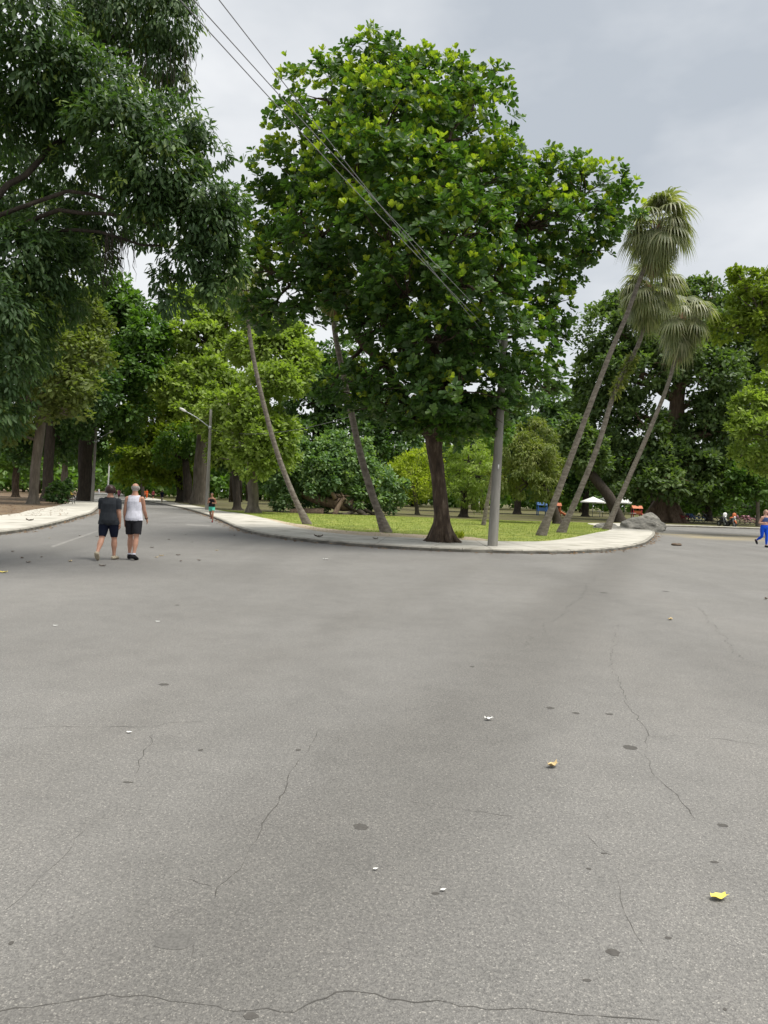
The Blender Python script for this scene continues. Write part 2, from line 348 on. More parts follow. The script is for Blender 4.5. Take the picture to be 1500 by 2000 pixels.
class MB:
    def __init__(s): s.v = []; s.f = []
    def add(s, v, f):
        b = len(s.v); s.v += [tuple(p) for p in v]; s.f += [tuple(i + b for i in q) for q in f]; return s
    def box(s, c, size, rz=0.0, M=None):
        hx, hy, hz = size[0] / 2, size[1] / 2, size[2] / 2
        P = [(x, y, z) for z in (-hz, hz) for x, y in ((-hx, -hy), (hx, -hy), (hx, hy), (-hx, hy))]
        ca, sa = math.cos(rz), math.sin(rz); c = Vector(c)
        if M is None: P = [c + Vector((x * ca - y * sa, x * sa + y * ca, z)) for x, y, z in P]
        else: P = [c + M @ Vector(p) for p in P]
        return s.add(P, [(3, 2, 1, 0), (4, 5, 6, 7), (0, 1, 5, 4), (1, 2, 6, 5), (2, 3, 7, 6), (3, 0, 4, 7)])
    def tube(s, pts, rad, n=8, wob=0.0, seed=0.0, cap=True, sx=1.0):
        pts = [Vector(p) for p in pts]; k = len(pts)
        if not hasattr(rad, '__len__'): rad = [rad] * k
        V = []; F = []
        ref = Vector((0.13, 1, 0.07)).normalized()
        for i, p in enumerate(pts):
            t = (pts[min(i + 1, k - 1)] - pts[max(i - 1, 0)]).normalized()
            a = t.cross(ref)
            if a.length < 0.05: a = t.cross(Vector((1, 0, 0)))
            a.normalize(); b = t.cross(a).normalized()
            for j in range(n):
                an = 2 * math.pi * j / n
                r = rad[i]
                if wob: r *= 1 + wob * mnoise.noise(Vector((math.cos(an) * 1.7 + seed, math.sin(an) * 1.7, i * 0.45 + seed)))
                V.append(p + (a * math.cos(an) * sx + b * math.sin(an)) * r)
        for i in range(k - 1):
            for j in range(n):
                F.append((i * n + j, i * n + (j + 1) % n, (i + 1) * n + (j + 1) % n, (i + 1) * n + j))
        if cap:
            F.append(tuple(range(n - 1, -1, -1))); F.append(tuple((k - 1) * n + j for j in range(n)))
        return s.add(V, F)
    def lathe(s, prof, c=(0, 0, 0), n=16, sx=1, sy=1):
        V = []; F = []; c = Vector(c); k = len(prof)
        for r, z in prof:
            for j in range(n):
                a = 2 * math.pi * j / n
                V.append(c + Vector((r * math.cos(a) * sx, r * math.sin(a) * sy, z)))
        for i in range(k - 1):
            for j in range(n):
                F.append((i * n + j, i * n + (j + 1) % n, (i + 1) * n + (j + 1) % n, (i + 1) * n + j))
        F.append(tuple(range(n - 1, -1, -1))); F.append(tuple((k - 1) * n + j for j in range(n)))
        return s.add(V, F)
    def torus(s, c, Rr, r, axis='x', n=18, k=6):
        V = []; F = []; c = Vector(c)
        for i in range(n):
            a = 2 * math.pi * i / n
            for j in range(k):
                b = 2 * math.pi * j / k
                q = (Rr + r * math.cos(b)); w = r * math.sin(b)
                p = {'x': (w, q * math.cos(a), q * math.sin(a)), 'y': (q * math.cos(a), w, q * math.sin(a)), 'z': (q * math.cos(a), q * math.sin(a), w)}[axis]
                V.append(c + Vector(p))
        for i in range(n):
            for j in range(k):
                F.append((i * k + j, ((i + 1) % n) * k + j, ((i + 1) % n) * k + (j + 1) % k, i * k + (j + 1) % k))
        return s.add(V, F)
    def ball(s, c, r, n=10, k=7, M=None):
        c = Vector(c); r = Vector(r) if hasattr(r, '__len__') else Vector((r, r, r))
        V = []; F = []
        for i in range(k + 1):
            th = math.pi * i / k
            for j in range(n):
                a = 2 * math.pi * j / n
                p = Vector((r.x * math.sin(th) * math.cos(a), r.y * math.sin(th) * math.sin(a), r.z * math.cos(th)))
                V.append(c + (M @ p if M else p))
        for i in range(k):
            for j in range(n):
                F.append((i * n + j, (i + 1) * n + j, (i + 1) * n + (j + 1) % n, i * n + (j + 1) % n))
        return s.add(V, F)
    def build(s, name, mat, parent=None, smooth=True):
        return link(name, mesh_from(s.v, s.f, name), mat, parent, smooth)

def catmull(pts, step):
    pts = [Vector(p) for p in pts]
    P = [2 * pts[0] - pts[1]] + pts + [2 * pts[-1] - pts[-2]]
    dense = []
    for i in range(1, len(P) - 2):
        L = (P[i + 1] - P[i]).length
        n = max(2, int(L / min(step, L / 2) * 2))
        for j in range(n):
            t = j / n
            a, b, c, d = P[i - 1], P[i], P[i + 1], P[i + 2]
            dense.append(0.5 * (2 * b + (c - a) * t + (2 * a - 5 * b + 4 * c - d) * t * t + (3 * b - a - 3 * c + d) * t ** 3))
    dense.append(P[-2])
    out = [dense[0]]; acc = 0.0
    for i in range(1, len(dense)):
        seg = dense[i] - dense[i - 1]; L = seg.length; pos = 0.0
        while acc + (L - pos) >= step:
            pos += step - acc; acc = 0.0
            out.append(dense[i - 1] + seg * (pos / L))
        acc += L - pos
    if (out[-1] - dense[-1]).length > step * 0.3: out.append(dense[-1])
    return out
def sheet(name, poly, z, mat, kind='structure'):
    P = [Vector((p[0], p[1], z)) for p in poly]
    tris = tessellate_polygon([P])
    f = []
    for t in tris:
        a, b, c = (P[i] for i in t)
        f.append(t if (b - a).cross(c - a).z > 0 else t[::-1])
    o = link(name, mesh_from(P, f, name), mat)
    tag(o, kind=kind)
    return o

# ------------------------------------------------------------------ ground, road, kerbs, pavements
sheet('ground', [(-900, -300), (900, -300), (900, 1500), (-900, 1500)], -0.06, 'park_ground')
road = sheet('road', [(-160, -40), (160, -40), (160, 420), (-160, 420)], 0.0, 'asphalt')

K = [gp(x, y) for x, y in ((218, 963), (245, 969), (280, 978), (320, 986), (360, 994), (400, 1006), (430, 1018), (460, 1032), (500, 1044), (560, 1054), (650, 1063), (750, 1071), (850, 1076.5),
                           (950, 1080), (1050, 1082), (1130, 1081), (1200, 1076), (1245, 1068), (1268, 1058), (1279, 1042))]
K += [Vector((20.3, 56, 0)), Vector((23.5, 62, 0)), Vector((30, 66, 0)), Vector((60, 66.5, 0)), Vector((110, 64, 0))]
KS = catmull(K, 1.0)
I = [gp(x, y, 0.13) for x, y in ((320, 978.5), (376, 987), (430, 997), (460, 1001), (500, 1008), (560, 1024), (620, 1037), (700, 1045), (830, 1051), (950, 1056), (1050, 1057), (1110, 1051), (1160, 1041), (1190, 1034))]
I = [Vector((K[0].x + 1.5, K[0].y + 4, .13)), Vector((K[1].x + 2, K[1].y + 4, .13)), Vector((K[2].x + 2.5, K[2].y + 3.2, .13))] + I + \
    [Vector((16.4, 56, .13)), Vector((18.5, 63, .13)), Vector((27, 67.6, .13)), Vector((60, 68.2, .13)), Vector((110, 65.7, .13))]
IS = catmull(I, 0.5)
KL = [Vector((-16.5, 3, 0)), Vector((-13.6, 12, 0)), Vector((-12.6, 18, 0))] + [gp(x, y) for x, y in ((0, 1045), (90, 1030), (150, 1013), (185, 1000), (199, 981), (197, 970), (186, 962.5))]
KLS = catmull(KL, 1.0)
IL = [Vector((-22, 3, .13)), Vector((-19.8, 12, .13)), Vector((-19, 22, .13))] + [gp(x, y, .13) for x, y in ((0, 1006), (60, 996), (110, 988), (140, 979))] 
IL += [Vector((KL[7].x - 4.5, KL[7].y, .13)), Vector((KL[8].x - 5, KL[8].y, .13)), Vector((KL[9].x - 5, KL[9].y, .13))]
ILS = catmull(IL, 0.5)

lawn_poly = [(p.x, p.y) for p in IS[::2]] + [(150, 65), (150, 420), (-130, 420), (-110, IS[0].y + 5)]
sheet('lawn', lawn_poly, 0.118, 'lawn')
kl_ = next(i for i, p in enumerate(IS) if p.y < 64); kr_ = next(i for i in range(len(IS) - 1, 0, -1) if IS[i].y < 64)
sheet('park_floor_shaded', [(p.x, p.y) for p in IS[:kl_:2]] + [(IS[kl_].x + .5, IS[kl_].y), (-8, 61), (0, 63.5), (8, 61.5), (14, 63)] + [(p.x, p.y + .05) for p in IS[kr_ + 2::2]] + [(150, 65.2), (150, 420), (-130, 420), (-110, IS[0].y + 5)], 0.1215, 'park_floor_shaded')  # far soil under the trees, tree shade included in its colour
sheet('park_verge', [(p.x, p.y) for p in ILS[::-2]] + [(-160, 3), (-160, 420), (-118, 420)], 0.117, 'soil')

def pavement(name, kerb_line, inner, side, slab_every, near):
    """a raised pavement: kerbstones along the road and concrete slabs behind them"""
    n = len(kerb_line)
    nr = []
    for i in range(n):
        t = (kerb_line[min(i + 1, n - 1)] - kerb_line[max(i - 1, 0)]); t.z = 0; t.normalize()
        nr.append(Vector((-t.y, t.x, 0)) * side)
    inn = [min(inner, key=lambda q, p=p: (q.x - p.x) ** 2 + (q.y - p.y) ** 2) for p in kerb_line]
    V = []; F = []
    for i in range(n):
        a = kerb_line[i] + nr[i] * 0.10; b = inn[i]
        V += [(a.x, a.y, 0.112), (b.x, b.y, 0.112)]
        if i: F.append((2 * i - 2, 2 * i, 2 * i + 1, 2 * i - 1) if side < 0 else (2 * i - 2, 2 * i - 1, 2 * i + 1, 2 * i))
    base = link(name, mesh_from(V, F, name), 'kerb_concrete'); tag(base, kind='structure')
    rnd = random.Random(3)
    for i in range(n - 1):
        p, q = kerb_line[i], kerb_line[i + 1]; d = (q - p); d = d / d.length
        g = 0.006
        a, b = p + d * g, q - d * g
        w = 0.15; h = 0.13 + rnd.uniform(-0.008, 0.008); sh = rnd.uniform(-0.008, 0.008)
        ring = []
        for c, nn in ((a, nr[i]), (b, nr[i + 1])):
            o = c + nn * sh
            for off, zz in ((0.0, -0.02), (0.005, h * 0.72), (0.03, h), (w, h), (w, -0.02)):
                ring.append(o + nn * off + Vector((0, 0, zz)))
        f = [(k, k + 1, 6 + k, 5 + k) for k in range(4)] + [(4, 3, 2, 1, 0), (5, 6, 7, 8, 9)]
        if side < 0: f = [x[::-1] for x in f]
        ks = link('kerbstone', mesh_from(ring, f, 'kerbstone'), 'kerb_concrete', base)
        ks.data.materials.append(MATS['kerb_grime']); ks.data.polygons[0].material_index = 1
    i = 0
    while i < n - 1:
        j = min(i + slab_every, n - 1)
        top = []
        steps = list(range(i, j + 1))
        outer = [kerb_line[k] + nr[k] * 0.155 for k in steps]; inr = [inn[k] for k in steps]
        dz = rnd.uniform(-0.003, 0.003)
        if len(steps) > 1:
            sh0 = (outer[1] - outer[0]).normalized() * 0.013; sh1 = (outer[-1] - outer[-2]).normalized() * 0.013
            outer[0] = outer[0] + sh0; outer[-1] = outer[-1] - sh1; inr[0] = inr[0] + sh0; inr[-1] = inr[-1] - sh1
            V = []; F = []; m_ = len(steps)
            for z in (0.127 + dz, 0.05):
                V += [(p.x, p.y, z) for p in outer] + [(p.x, p.y, z) for p in inr]
            for k in range(m_ - 1):
                F.append((k, k + 1, m_ + k + 1, m_ + k))
            lo = 2 * m_
            for k in range(m_ - 1):
                F.append((m_ + k, m_ + k + 1, lo + m_ + k + 1, lo + m_ + k)); F.append((k + 1, k, lo + k, lo + k + 1))
            F.append((0, m_, lo + m_, lo)); F.append((2 * m_ - 1, m_ - 1, lo + m_ - 1, lo + 2 * m_ - 1))
            if side < 0: F = [x[::-1] for x in F]
            sl = link('slab', mesh_from(V, F, 'slab'), 'concrete', base)
        i = j
    return base
near = lambda L, y: [p for p in L if p.y < y]
pavement('pavement', near(KS, 175)[::-1] if False else [p for p in KS if p.y < 175], IS, 1, 2, 60)
pavement('pavement', [p for p in KLS if p.y < 175 and p.x > -34], ILS, 1, 2, 60)

# sandy strip along the grass edge, in front of the almond tree
st = [gp(x, y, .13) for x, y in ((500, 1009), (560, 1026), (620, 1039), (700, 1047), (770, 1050), (830, 1053), (930, 1057), (960, 1055), (930, 1050), (880, 1046), (830, 1044), (760, 1041), (700, 1038), (640, 1032), (580, 1023))]
stp = []
for i in range(len(st)):
    a, b = st[i], st[(i + 1) % len(st)]
    for k in range(4):
        p = a.lerp(b, k / 4); stp.append((p.x + random.uniform(-.12, .12), p.y + random.uniform(-.25, .25)))
sheet('bare_soil', stp, 0.1235, 'sandy_soil')

# cracks and stains belong to the road
def crack(pts, w=0.006, jit=0.02, seed=1):
    rnd = random.Random(seed)
    g = [gp(x, y) for x, y in pts]
    P = []
    for a, b in zip(g, g[1:]):
        n = max(2, int((b - a).length / 0.05))
        n = min(n, 60)
        for k in range(n): P.append(a.lerp(b, k / n))
    P.append(g[-1])
    V = []; F = []; off = 0.0
    for i, p in enumerate(P):
        t = (P[min(i + 1, len(P) - 1)] - P[max(i - 1, 0)]); t.normalize(); nn = Vector((-t.y, t.x, 0))
        off = off * 0.75 + rnd.uniform(-jit, jit)
        ww = w * 1.1 * rnd.uniform(0.1, 1.0) * (0.45 + 0.55 * abs(math.sin(i * .13 + seed))) * (0.3 if i in (0, len(P) - 1) else 1)
        c = p + nn * off
        V += [(c + nn * ww / 2) + Vector((0, 0, .001)), (c - nn * ww / 2) + Vector((0, 0, .001))]
        if i: F.append((2 * i - 2, 2 * i - 1, 2 * i + 1, 2 * i))
    link('crack', mesh_from(V, F, 'crack'), 'crack_dark', road)
crack([(-40, 1990), (0, 1975), (60, 1965), (120, 1962), (180, 1947), (240, 1945), (310, 1948), (360, 1953), (430, 1958), (460, 1973), (520, 1974), (575, 1979), (620, 1962), (660, 1944), (705, 1937), (760, 1950), (810, 1958), (855, 1954), (900, 1962), (950, 1972), (1010, 1972), (1060, 1980), (1130, 1984), (1200, 1994), (1290, 2003)], 0.0075, 0.012, 1)
crack([(622, 1425), (597, 1465), (570, 1510), (548, 1548), (520, 1590), (490, 1650), (455, 1695), (418, 1732), (415, 1755)], 0.007, 0.016, 2)
crack([(0, 1421), (100, 1420), (190, 1422), (300, 1421), (340, 1412), (400, 1410)], 0.007, 0.02, 3)
crack([(305, 1428), (290, 1460), (270, 1485), (256, 1520)], 0.007, 0.02, 4)
crack([(1205, 1220), (1200, 1262), (1195, 1300), (1215, 1350), (1235, 1390), (1262, 1440), (1270, 1480), (1300, 1530), (1330, 1570), (1345, 1600)], 0.007, 0.022, 5)
crack([(1365, 1185), (1385, 1215), (1420, 1250), (1447, 1287)], 0.011, 0.03, 6)
crack([(1205, 1712), (1215, 1755), (1240, 1805), (1262, 1845)], 0.0045, 0.010, 7)
crack([(170, 1620), (145, 1650), (110, 1690), (60, 1745), (15, 1785)], 0.004, 0.012, 8)
crack([(1265, 1438), (1320, 1436), (1400, 1442), (1500, 1456)], 0.006, 0.02, 9)
crack([(1140, 1625), (1165, 1655), (1190, 1670)], 0.004, 0.010, 10)
crack([(378, 1845), (371, 1873)], 0.0045, 0.006, 11)
crack([(1170, 1120), (1140, 1160), (1090, 1205), (1020, 1260)], 0.010, 0.04, 12)
crack([(800, 1565), (860, 1575), (920, 1583), (1000, 1593)], 0.0035, 0.012, 13)
crack([(370, 1715), (390, 1724), (415, 1731)], 0.004, 0.010, 14)
def stain(px, py, wpx, hpx, seed=0, mat='stain_dark', name='stain'):
    c = gp(px, py); a = gp(px + wpx / 2, py); rx = (a - c).length
    ry = abs(gp(px, py - hpx / 2).y - c.y)
    rnd = random.Random(seed + int(px)); n = 18
    V = [c + Vector((0, 0, .0012))]; F = []
    for i in range(n):
        an = 2 * math.pi * i / n; k = rnd.uniform(0.8, 1.15)
        V.append(c + Vector((math.cos(an) * rx * k, math.sin(an) * ry * k, .0012)))
        F.append((0, 1 + i, 1 + (i + 1) % n))
    link(name, mesh_from(V, F, name), mat, road)
for s in ((1197, 1860, 26, 15), (320, 1337, 21, 5), (1230, 1460, 27, 9), (1411, 1612, 20, 7), (1075, 1383, 15, 5), (1125, 1393, 14, 4), (250, 1528, 20, 3.5), (392, 1465, 10, 4), (582, 1465, 11, 4),
          (346, 1182, 10, 2), (922, 1302, 9, 3), (1180, 1667, 12, 3), (1150, 1697, 10, 4), (1395, 1684, 16, 4), (22, 1842, 10, 8), (705, 1615, 30, 12), (1146, 1915, 18, 6), (1305, 1832, 16, 5), (850, 1745, 16, 5), (1190, 1395, 16, 3), (490, 1985, 30, 14), (1416, 1972, 8, 6), (1180, 1158, 14, 2), (1300, 1155, 12, 2)):
    stain(*s)
rough_mat('stain_soft', [(0.3, (0.085, 0.082, 0.077)), (0.7, (0.15, 0.145, 0.136))], scale=70, bump=0.4, bscale=160, dist=0.003)
stain(340, 1836, 78, 40, 4, 'stain_soft')
# worn road paint
def paint(px_pts):
    V = [gp(x, y) + Vector((0, 0, .002)) for x, y in px_pts]
    link('road_marking', mesh_from(V, [tuple(range(len(V)))], 'road_marking'), 'road_paint', road)
paint([(98, 1067), (190, 1036), (192, 1038), (104, 1069)])
paint([(362, 1023), (412, 1026), (410, 1028.5), (366, 1026)])

# ------------------------------------------------------------------ foliage machinery
def unit(a):
    return a / np.maximum(np.linalg.norm(a, axis=1, keepdims=True), 1e-9)
TEMPL = {  # outline of a leaf folded on its midrib: (share of length, half width) of the side points
    'obovate': ((0.36, 0.15), (0.68, 0.29), (0.92, 0.22)), 'lance': ((0.30, 0.13), (0.66, 0.115)), 'weep': ((0.30, 0.165), (0.68, 0.145)), 'oval': ((0.28, 0.26), (0.72, 0.24)), 'clump': ((0.25, 0.34), (0.75, 0.36))}
def leaf_mesh(name, P, A, N, L, hue, shape, fold=0.10, droop=0.06):
    n = len(P); A = unit(A)
    N = N - A * np.sum(A * N, axis=1, keepdims=True); N = unit(N)
    S = np.cross(A, N)
    pr = TEMPL[shape]; k = len(pr); nv = 2 + 2 * k
    L = L[:, None]
    V = np.empty((n, nv, 3), dtype=np.float32)
    V[:, 0] = P
    V[:, k + 1] = P + A * L - N * L * droop
    for i, (t, w) in enumerate(pr):
        lift = N * L * (fold * min(1.0, w / 0.2) - droop * t * t)
        V[:, 1 + i] = P + A * L * t + S * L * w + lift
        V[:, nv - 1 - i] = P + A * L * t - S * L * w + lift
    me = bpy.data.meshes.new(name)
    me.vertices.add(n * nv); me.vertices.foreach_set('co', V.reshape(-1))
    one = list(range(k + 2)) + [0] + list(range(k + 1, nv))
    idx = np.array(one, dtype=np.int32)[None, :] + (np.arange(n, dtype=np.int32) * nv)[:, None]
    me.loops.add(n * len(one)); me.loops.foreach_set('vertex_index', idx.reshape(-1))
    me.polygons.add(n * 2)
    me.polygons.foreach_set('loop_start', np.arange(0, n * len(one), k + 2, dtype=np.int32))
    at_ = me.attributes.new('hue', 'FLOAT', 'POINT')
    at_.data.foreach_set('value', np.repeat(np.clip(hue, 0, 1).astype(np.float32), nv))
    me.update(calc_edges=True)
    return me
def dirs(n, up=0.0):
    v = RNG.normal(size=(n, 3)); v = unit(v)
    if up: v = unit(v + np.array([0, 0, up]))
    return v
def px_lump(px, py, rx, ry, Y, doff=0.0, rd=None):
    c = at(px, py, Y + doff); k = (Y + doff) / FPX
    return (np.array(c), np.array([rx * k, (rd if rd else (rx + ry) * 0.5) * k, ry * k]))
def scatter(lumps, n_sub, per, sub_frac, shell=(0.55, 1.0), up=0.25, flat=0.8):
    """leaf seats: sub-clumps on the shell of every lump, seats inside every sub-clump; returns positions, outward vectors, clump ids"""
    area = np.array([(l[1][0] * l[1][1] + l[1][0] * l[1][2] + l[1][1] * l[1][2]) for l in lumps]); area = area / area.sum()
    Ps, Os, Is = [], [], []; cid = 0
    for (c, r), a in zip(lumps, area):
        ns = max(3, int(round(n_sub * a)))
        d = dirs(ns, up)
        rr = shell[0] + (shell[1] - shell[0]) * RNG.random((ns, 1)) ** 0.6
        cen = c + d * r * rr
        rs = (r.mean() ** 0.5) * sub_frac * (0.65 + 0.7 * RNG.random((ns, 1)))
        dd = dirs(ns * per, 0.35)
        out = np.repeat(d, per, axis=0)
        dd = unit(dd + out * 0.5)
        u = RNG.random((ns * per, 1)) ** 0.45
        pos = np.repeat(cen, per, axis=0) + dd * u * np.repeat(rs, per, axis=0) * np.array([1, 1, flat])
        Ps.append(pos); Os.append(unit(dd + out)); Is.append(np.repeat(np.arange(cid, cid + ns), per)); cid += ns
    return np.concatenate(Ps), np.concatenate(Os), np.concatenate(Is), cid
def crown_mesh(name, lumps, n_sub, per, sub_frac, size, shape, droop=0.0, hue_spread=0.5, hue_mid=0.45, up_n=0.9, shell=(0.5, 1.0), flat=0.8, fold=0.08):
    P, O, I_, nc = scatter(lumps, n_sub, per, sub_frac, shell=shell, flat=flat)
    n = len(P)
    A = unit(O * 0.55 + dirs(n) * 0.75 + np.array([0, 0, -droop]))
    N = unit(np.array([0, 0, up_n]) + O * 0.5 + dirs(n) * 0.55)
    ch = RNG.random(nc) ; hue = hue_mid + hue_spread * (0.6 * (ch[I_] - 0.5) + 0.55 * (RNG.random(n) - 0.5))
    L = size * (0.7 + 0.6 * RNG.random(n))
    return leaf_mesh(name, P, A, N, L, hue, shape, fold=fold)
def branch_path(a, b, sag, k=6, seed=0):
    a = Vector(a); b = Vector(b); rnd = random.Random(seed)
    out = []
    for i in range(k + 1):
        t = i / k; p = a.lerp(b, t)
        p.z += sag * math.sin(math.pi * t)
        j = (b - a).length * 0.04 * (0 if i in (0, k) else 1)
        out.append(p + Vector((rnd.uniform(-j, j), rnd.uniform(-j, j), rnd.uniform(-j, j))))
    return out
def make_tree(name, label, trunk, radii, lumps, leaf, n_sub, per, sub_frac, size, shape, bark='bark_grey', droop=0.0, limbs=True, flare=1.5, cat='tree', group=None, hue_mid=0.45, hue_spread=0.6,
              shell=(0.5, 1.0), flat=0.8, up_n=0.9, seed=0, roots=False, limb_r=0.35):
    base = Vector(trunk[0])
    t = empty(name, base, label, cat, group)
    pts = catmull(trunk, max(0.35, (Vector(trunk[-1]) - base).length / 14)) if len(trunk) > 1 else trunk
    k = len(pts)
    rad = []
    for i in range(k):
        s = i / (k - 1); f = s * (len(radii) - 1); i0 = min(int(f), len(radii) - 2)
        r = radii[i0] + (radii[i0 + 1] - radii[i0]) * (f - i0)
        rad.append(r)
    pp = [pts[0] - Vector((0, 0, 0.15)), pts[0]] + [pts[0].lerp(pts[1], .25), pts[0].lerp(pts[1], .6)] + list(pts[1:])
    rr = [rad[0] * flare * 1.1, rad[0] * flare, rad[0] * (1 + (flare - 1) * .45), rad[0] * (1 + (flare - 1) * .15)] + rad[1:]
    mb = MB(); mb.tube(pp, rr, n=14, wob=0.22, seed=seed + 1.3)
    if roots:
        rnd = random.Random(seed)
        for i in range(7):
            an = rnd.uniform(0, 6.28); d = Vector((math.cos(an), math.sin(an), 0)); r0 = rad[0]
            mb.tube([base + d * r0 * 0.6 + Vector((0, 0, r0 * 1.6)), base + d * r0 * 1.2 + Vector((0, 0, r0 * 0.6)), base + d * r0 * flare * 1.35 + Vector((0, 0, 0.02)), base + d * r0 * flare * 1.7 - Vector((0, 0, .1))], [r0 * .3, r0 * .32, r0 * .25, r0 * .1], n=7, wob=.2, seed=i)
    mb.build('trunk', bark, t)
    if limbs:
        bm_ = MB()
        for i, (c, r) in enumerate(lumps):
            c = Vector(c)
            q = min(pts[max(1, k // 2):], key=lambda p: (p - c).length + abs(p.z - c.z + (p - c).length * .3))
            if (q - c).length < 0.6: continue
            r0 = rad[-1] * (0.45 + 0.3 * random.random()) * (limb_r / 0.35)
            bm_.tube(branch_path(q, c, 0.12 * (c - q).length, seed=i), [r0 * (1 - 0.12 * j) for j in range(7)], n=7, wob=.15, seed=i)
            for j in range(3):
                e = c + Vector(dirs(1, 0.3)[0] * r * 0.85)
                bm_.tube(branch_path(c.lerp(q, 0.25), e, 0.05, k=4, seed=j + i), [r0 * .45, r0 * .36, r0 * .28, r0 * .2, r0 * .08], n=5)
        if bm_.v: tag(bm_.build('branches', bark, t), kind='stuff')
    me = crown_mesh('crown', lumps, n_sub, per, sub_frac, size, shape, droop=droop, hue_mid=hue_mid, hue_spread=hue_spread, shell=shell, flat=flat, up_n=up_n)
    link('crown', me, leaf, t)
    return t

# ------------------------------------------------------------------ the sea almond tree on the corner
def place_mesh(name, me, parent, M):
    o = bpy.data.objects.new(name, me); COL.objects.link(o)
    o.parent = parent
    o.matrix_local = Matrix.Translation(-Vector(parent.location)) @ M
    return o
AY = gp(862, 1058, .13).y
def almond():
    base = gp(862, 1058, .125)
    t = empty('almond_tree', base, 'broad leafy tree with big glossy rounded leaves growing on the corner pavement', 'tree')
    tr = [base, at(862, 1010, AY), at(858, 960, AY), at(853, 910, AY), at(848, 870, AY), at(850, 845, AY)]
    mb = MB()
    tp = catmull(tr, 0.35); k = len(tp)
    rad = []
    for i in range(k):
        s = i / (k - 1)
        rad.append(0.285 + 0.27 * max(0, 1 - s / 0.28) ** 1.8 + 0.10 * max(0, (s - .75) / .25) - 0.03 * math.sin(s * 3.1))
    mb.tube([tp[0] - Vector((0, 0, .1))] + tp, [rad[0] * 1.08] + rad, n=20, wob=0.20, seed=4.2)
    for i in range(9):
        an = i * 0.7 + 0.2; d = Vector((math.cos(an), math.sin(an), 0)); u = 0.8 + 0.4 * random.random()
        mb.tube([base + d * .18 + Vector((0, 0, .8)), base + d * .34 + Vector((0, 0, .36)), base + d * .60 * u + Vector((0, 0, .07)), base + d * .85 * u + Vector((0, 0, -.06))], [.11, .13, .10, .05], n=8, wob=.25, seed=i)
    mb.build('trunk', 'bark_brown', t)
    lumps_px = [  # x, y, rx, ry (photo pixels), depth offset in metres
        (640, 165, 95, 60, .5), (730, 110, 75, 45, 0), (860, 150, 85, 55, .5), (945, 160, 55, 40, 1), (760, 210, 120, 70, -1.5), (590, 240, 70, 50, -.5), (900, 260, 100, 75, -.5),
        (580, 340, 85, 60, 0), (690, 330, 110, 75, -2.6), (810, 350, 110, 80, -2.8), (960, 350, 95, 70, -1), (1060, 350, 80, 50, 0), (1150, 365, 75, 50, 0), (1215, 395, 45, 45, 0.3),
        (540, 430, 60, 60, .5), (630, 450, 90, 65, -2.3), (760, 460, 110, 75, -3.3), (900, 460, 110, 75, -3.0), (1040, 450, 90, 65, -1), (1130, 450, 70, 55, 0.5),
        (520, 540, 60, 55, 0), (590, 560, 60, 50, -1.2), (510, 615, 45, 38, 0.2), (650, 590, 50, 55, -1.5), (800, 570, 100, 75, -3.2), (930, 570, 100, 80, -2.8), (1040, 550, 75, 60, -.5), (1115, 530, 45, 35, .5),
        (740, 640, 60, 50, -2.0), (860, 670, 100, 65, -3.0), (980, 660, 95, 70, -2.2), (1060, 650, 45, 50, 0),
        (720, 740, 60, 45, -1.2), (800, 760, 80, 50, -2), (900, 770, 100, 55, -2.6), (1010, 750, 65, 45, -1.5), (690, 775, 35, 30, -.5), (860, 820, 85, 38, -1), (930, 815, 55, 30, -.5),
        (490, 590, 45, 42, .4), (560, 615, 55, 35, -.6), (620, 520, 65, 55, -1.6), (700, 640, 45, 40, -1.4), (740, 800, 55, 36, -1), (960, 810, 60, 32, -1.4), (1040, 730, 55, 42, -.8), (1075, 770, 30, 24, -.3), (880, 845, 75, 26, -.6), (640, 770, 30, 26, 0), (800, 835, 45, 26, .4), (1085, 600, 40, 45, 0), (1160, 500, 35, 28, .4), (490, 490, 40, 45, .4), (800, 300, 150, 120, 2.6), (900, 450, 170, 130, 3.0), (680, 450, 150, 120, 2.6), (850, 620, 160, 110, 2.6), (780, 180, 120, 70, 2.2)]
    lumps = [px_lump(x, y + (28 if y < 260 else 12 if y < 400 else 0), rx - 8, ry - 6, AY, d, rd=max(rx, ry) * 1.05) for x, y, rx, ry, d in lumps_px]
    # main limbs fan out of the trunk head, smaller ones reach every clump
    head = tp[-1]
    hubs = [at(600, 470, AY), at(720, 330, AY + .3), at(860, 290, AY - .3), at(1010, 440, AY), at(900, 560, AY - 1.5), at(760, 610, AY - 1.2), at(860, 480, AY + 2)]
    paths = []
    for i, h in enumerate(hubs):
        p = branch_path(head - Vector((0, 0, .3)), h, -0.25 if i < 4 else 0.2, k=8, seed=i + 40); paths.append(p)
        mb = MB(); mb.tube(p, [0.25 - 0.021 * j for j in range(9)], n=10, wob=.15, seed=i); mb.build('limb', 'bark_brown', t)
    for i, (c, r) in enumerate(lumps):
        c = Vector(c); q = min((p for pa in paths for p in pa[3:]), key=lambda p: (p - c).length)
        mb = MB(); mb.tube(branch_path(q, c, 0.1, k=6, seed=i), [.085 - .009 * j for j in range(7)], n=7)
        for j in range(5):
            e = c + Vector(dirs(1, .3)[0] * r * .95)
            mb.tube(branch_path(c.lerp(q, .3 * random.random()), e, .05, k=4, seed=j), [.035, .028, .022, .016, .01], n=5)
        mb.build('limb', 'bark_brown', t)
    P, O, ids, nc = scatter(lumps, 3000, 4, 0.50, shell=(0.62, 1.0), up=0.25, flat=0.75)
    n = len(P)
    ax = unit(O * 0.55 + np.array([0, 0, 0.75]) + dirs(n) * 0.35)
    cu = RNG.random(nc)[ids]
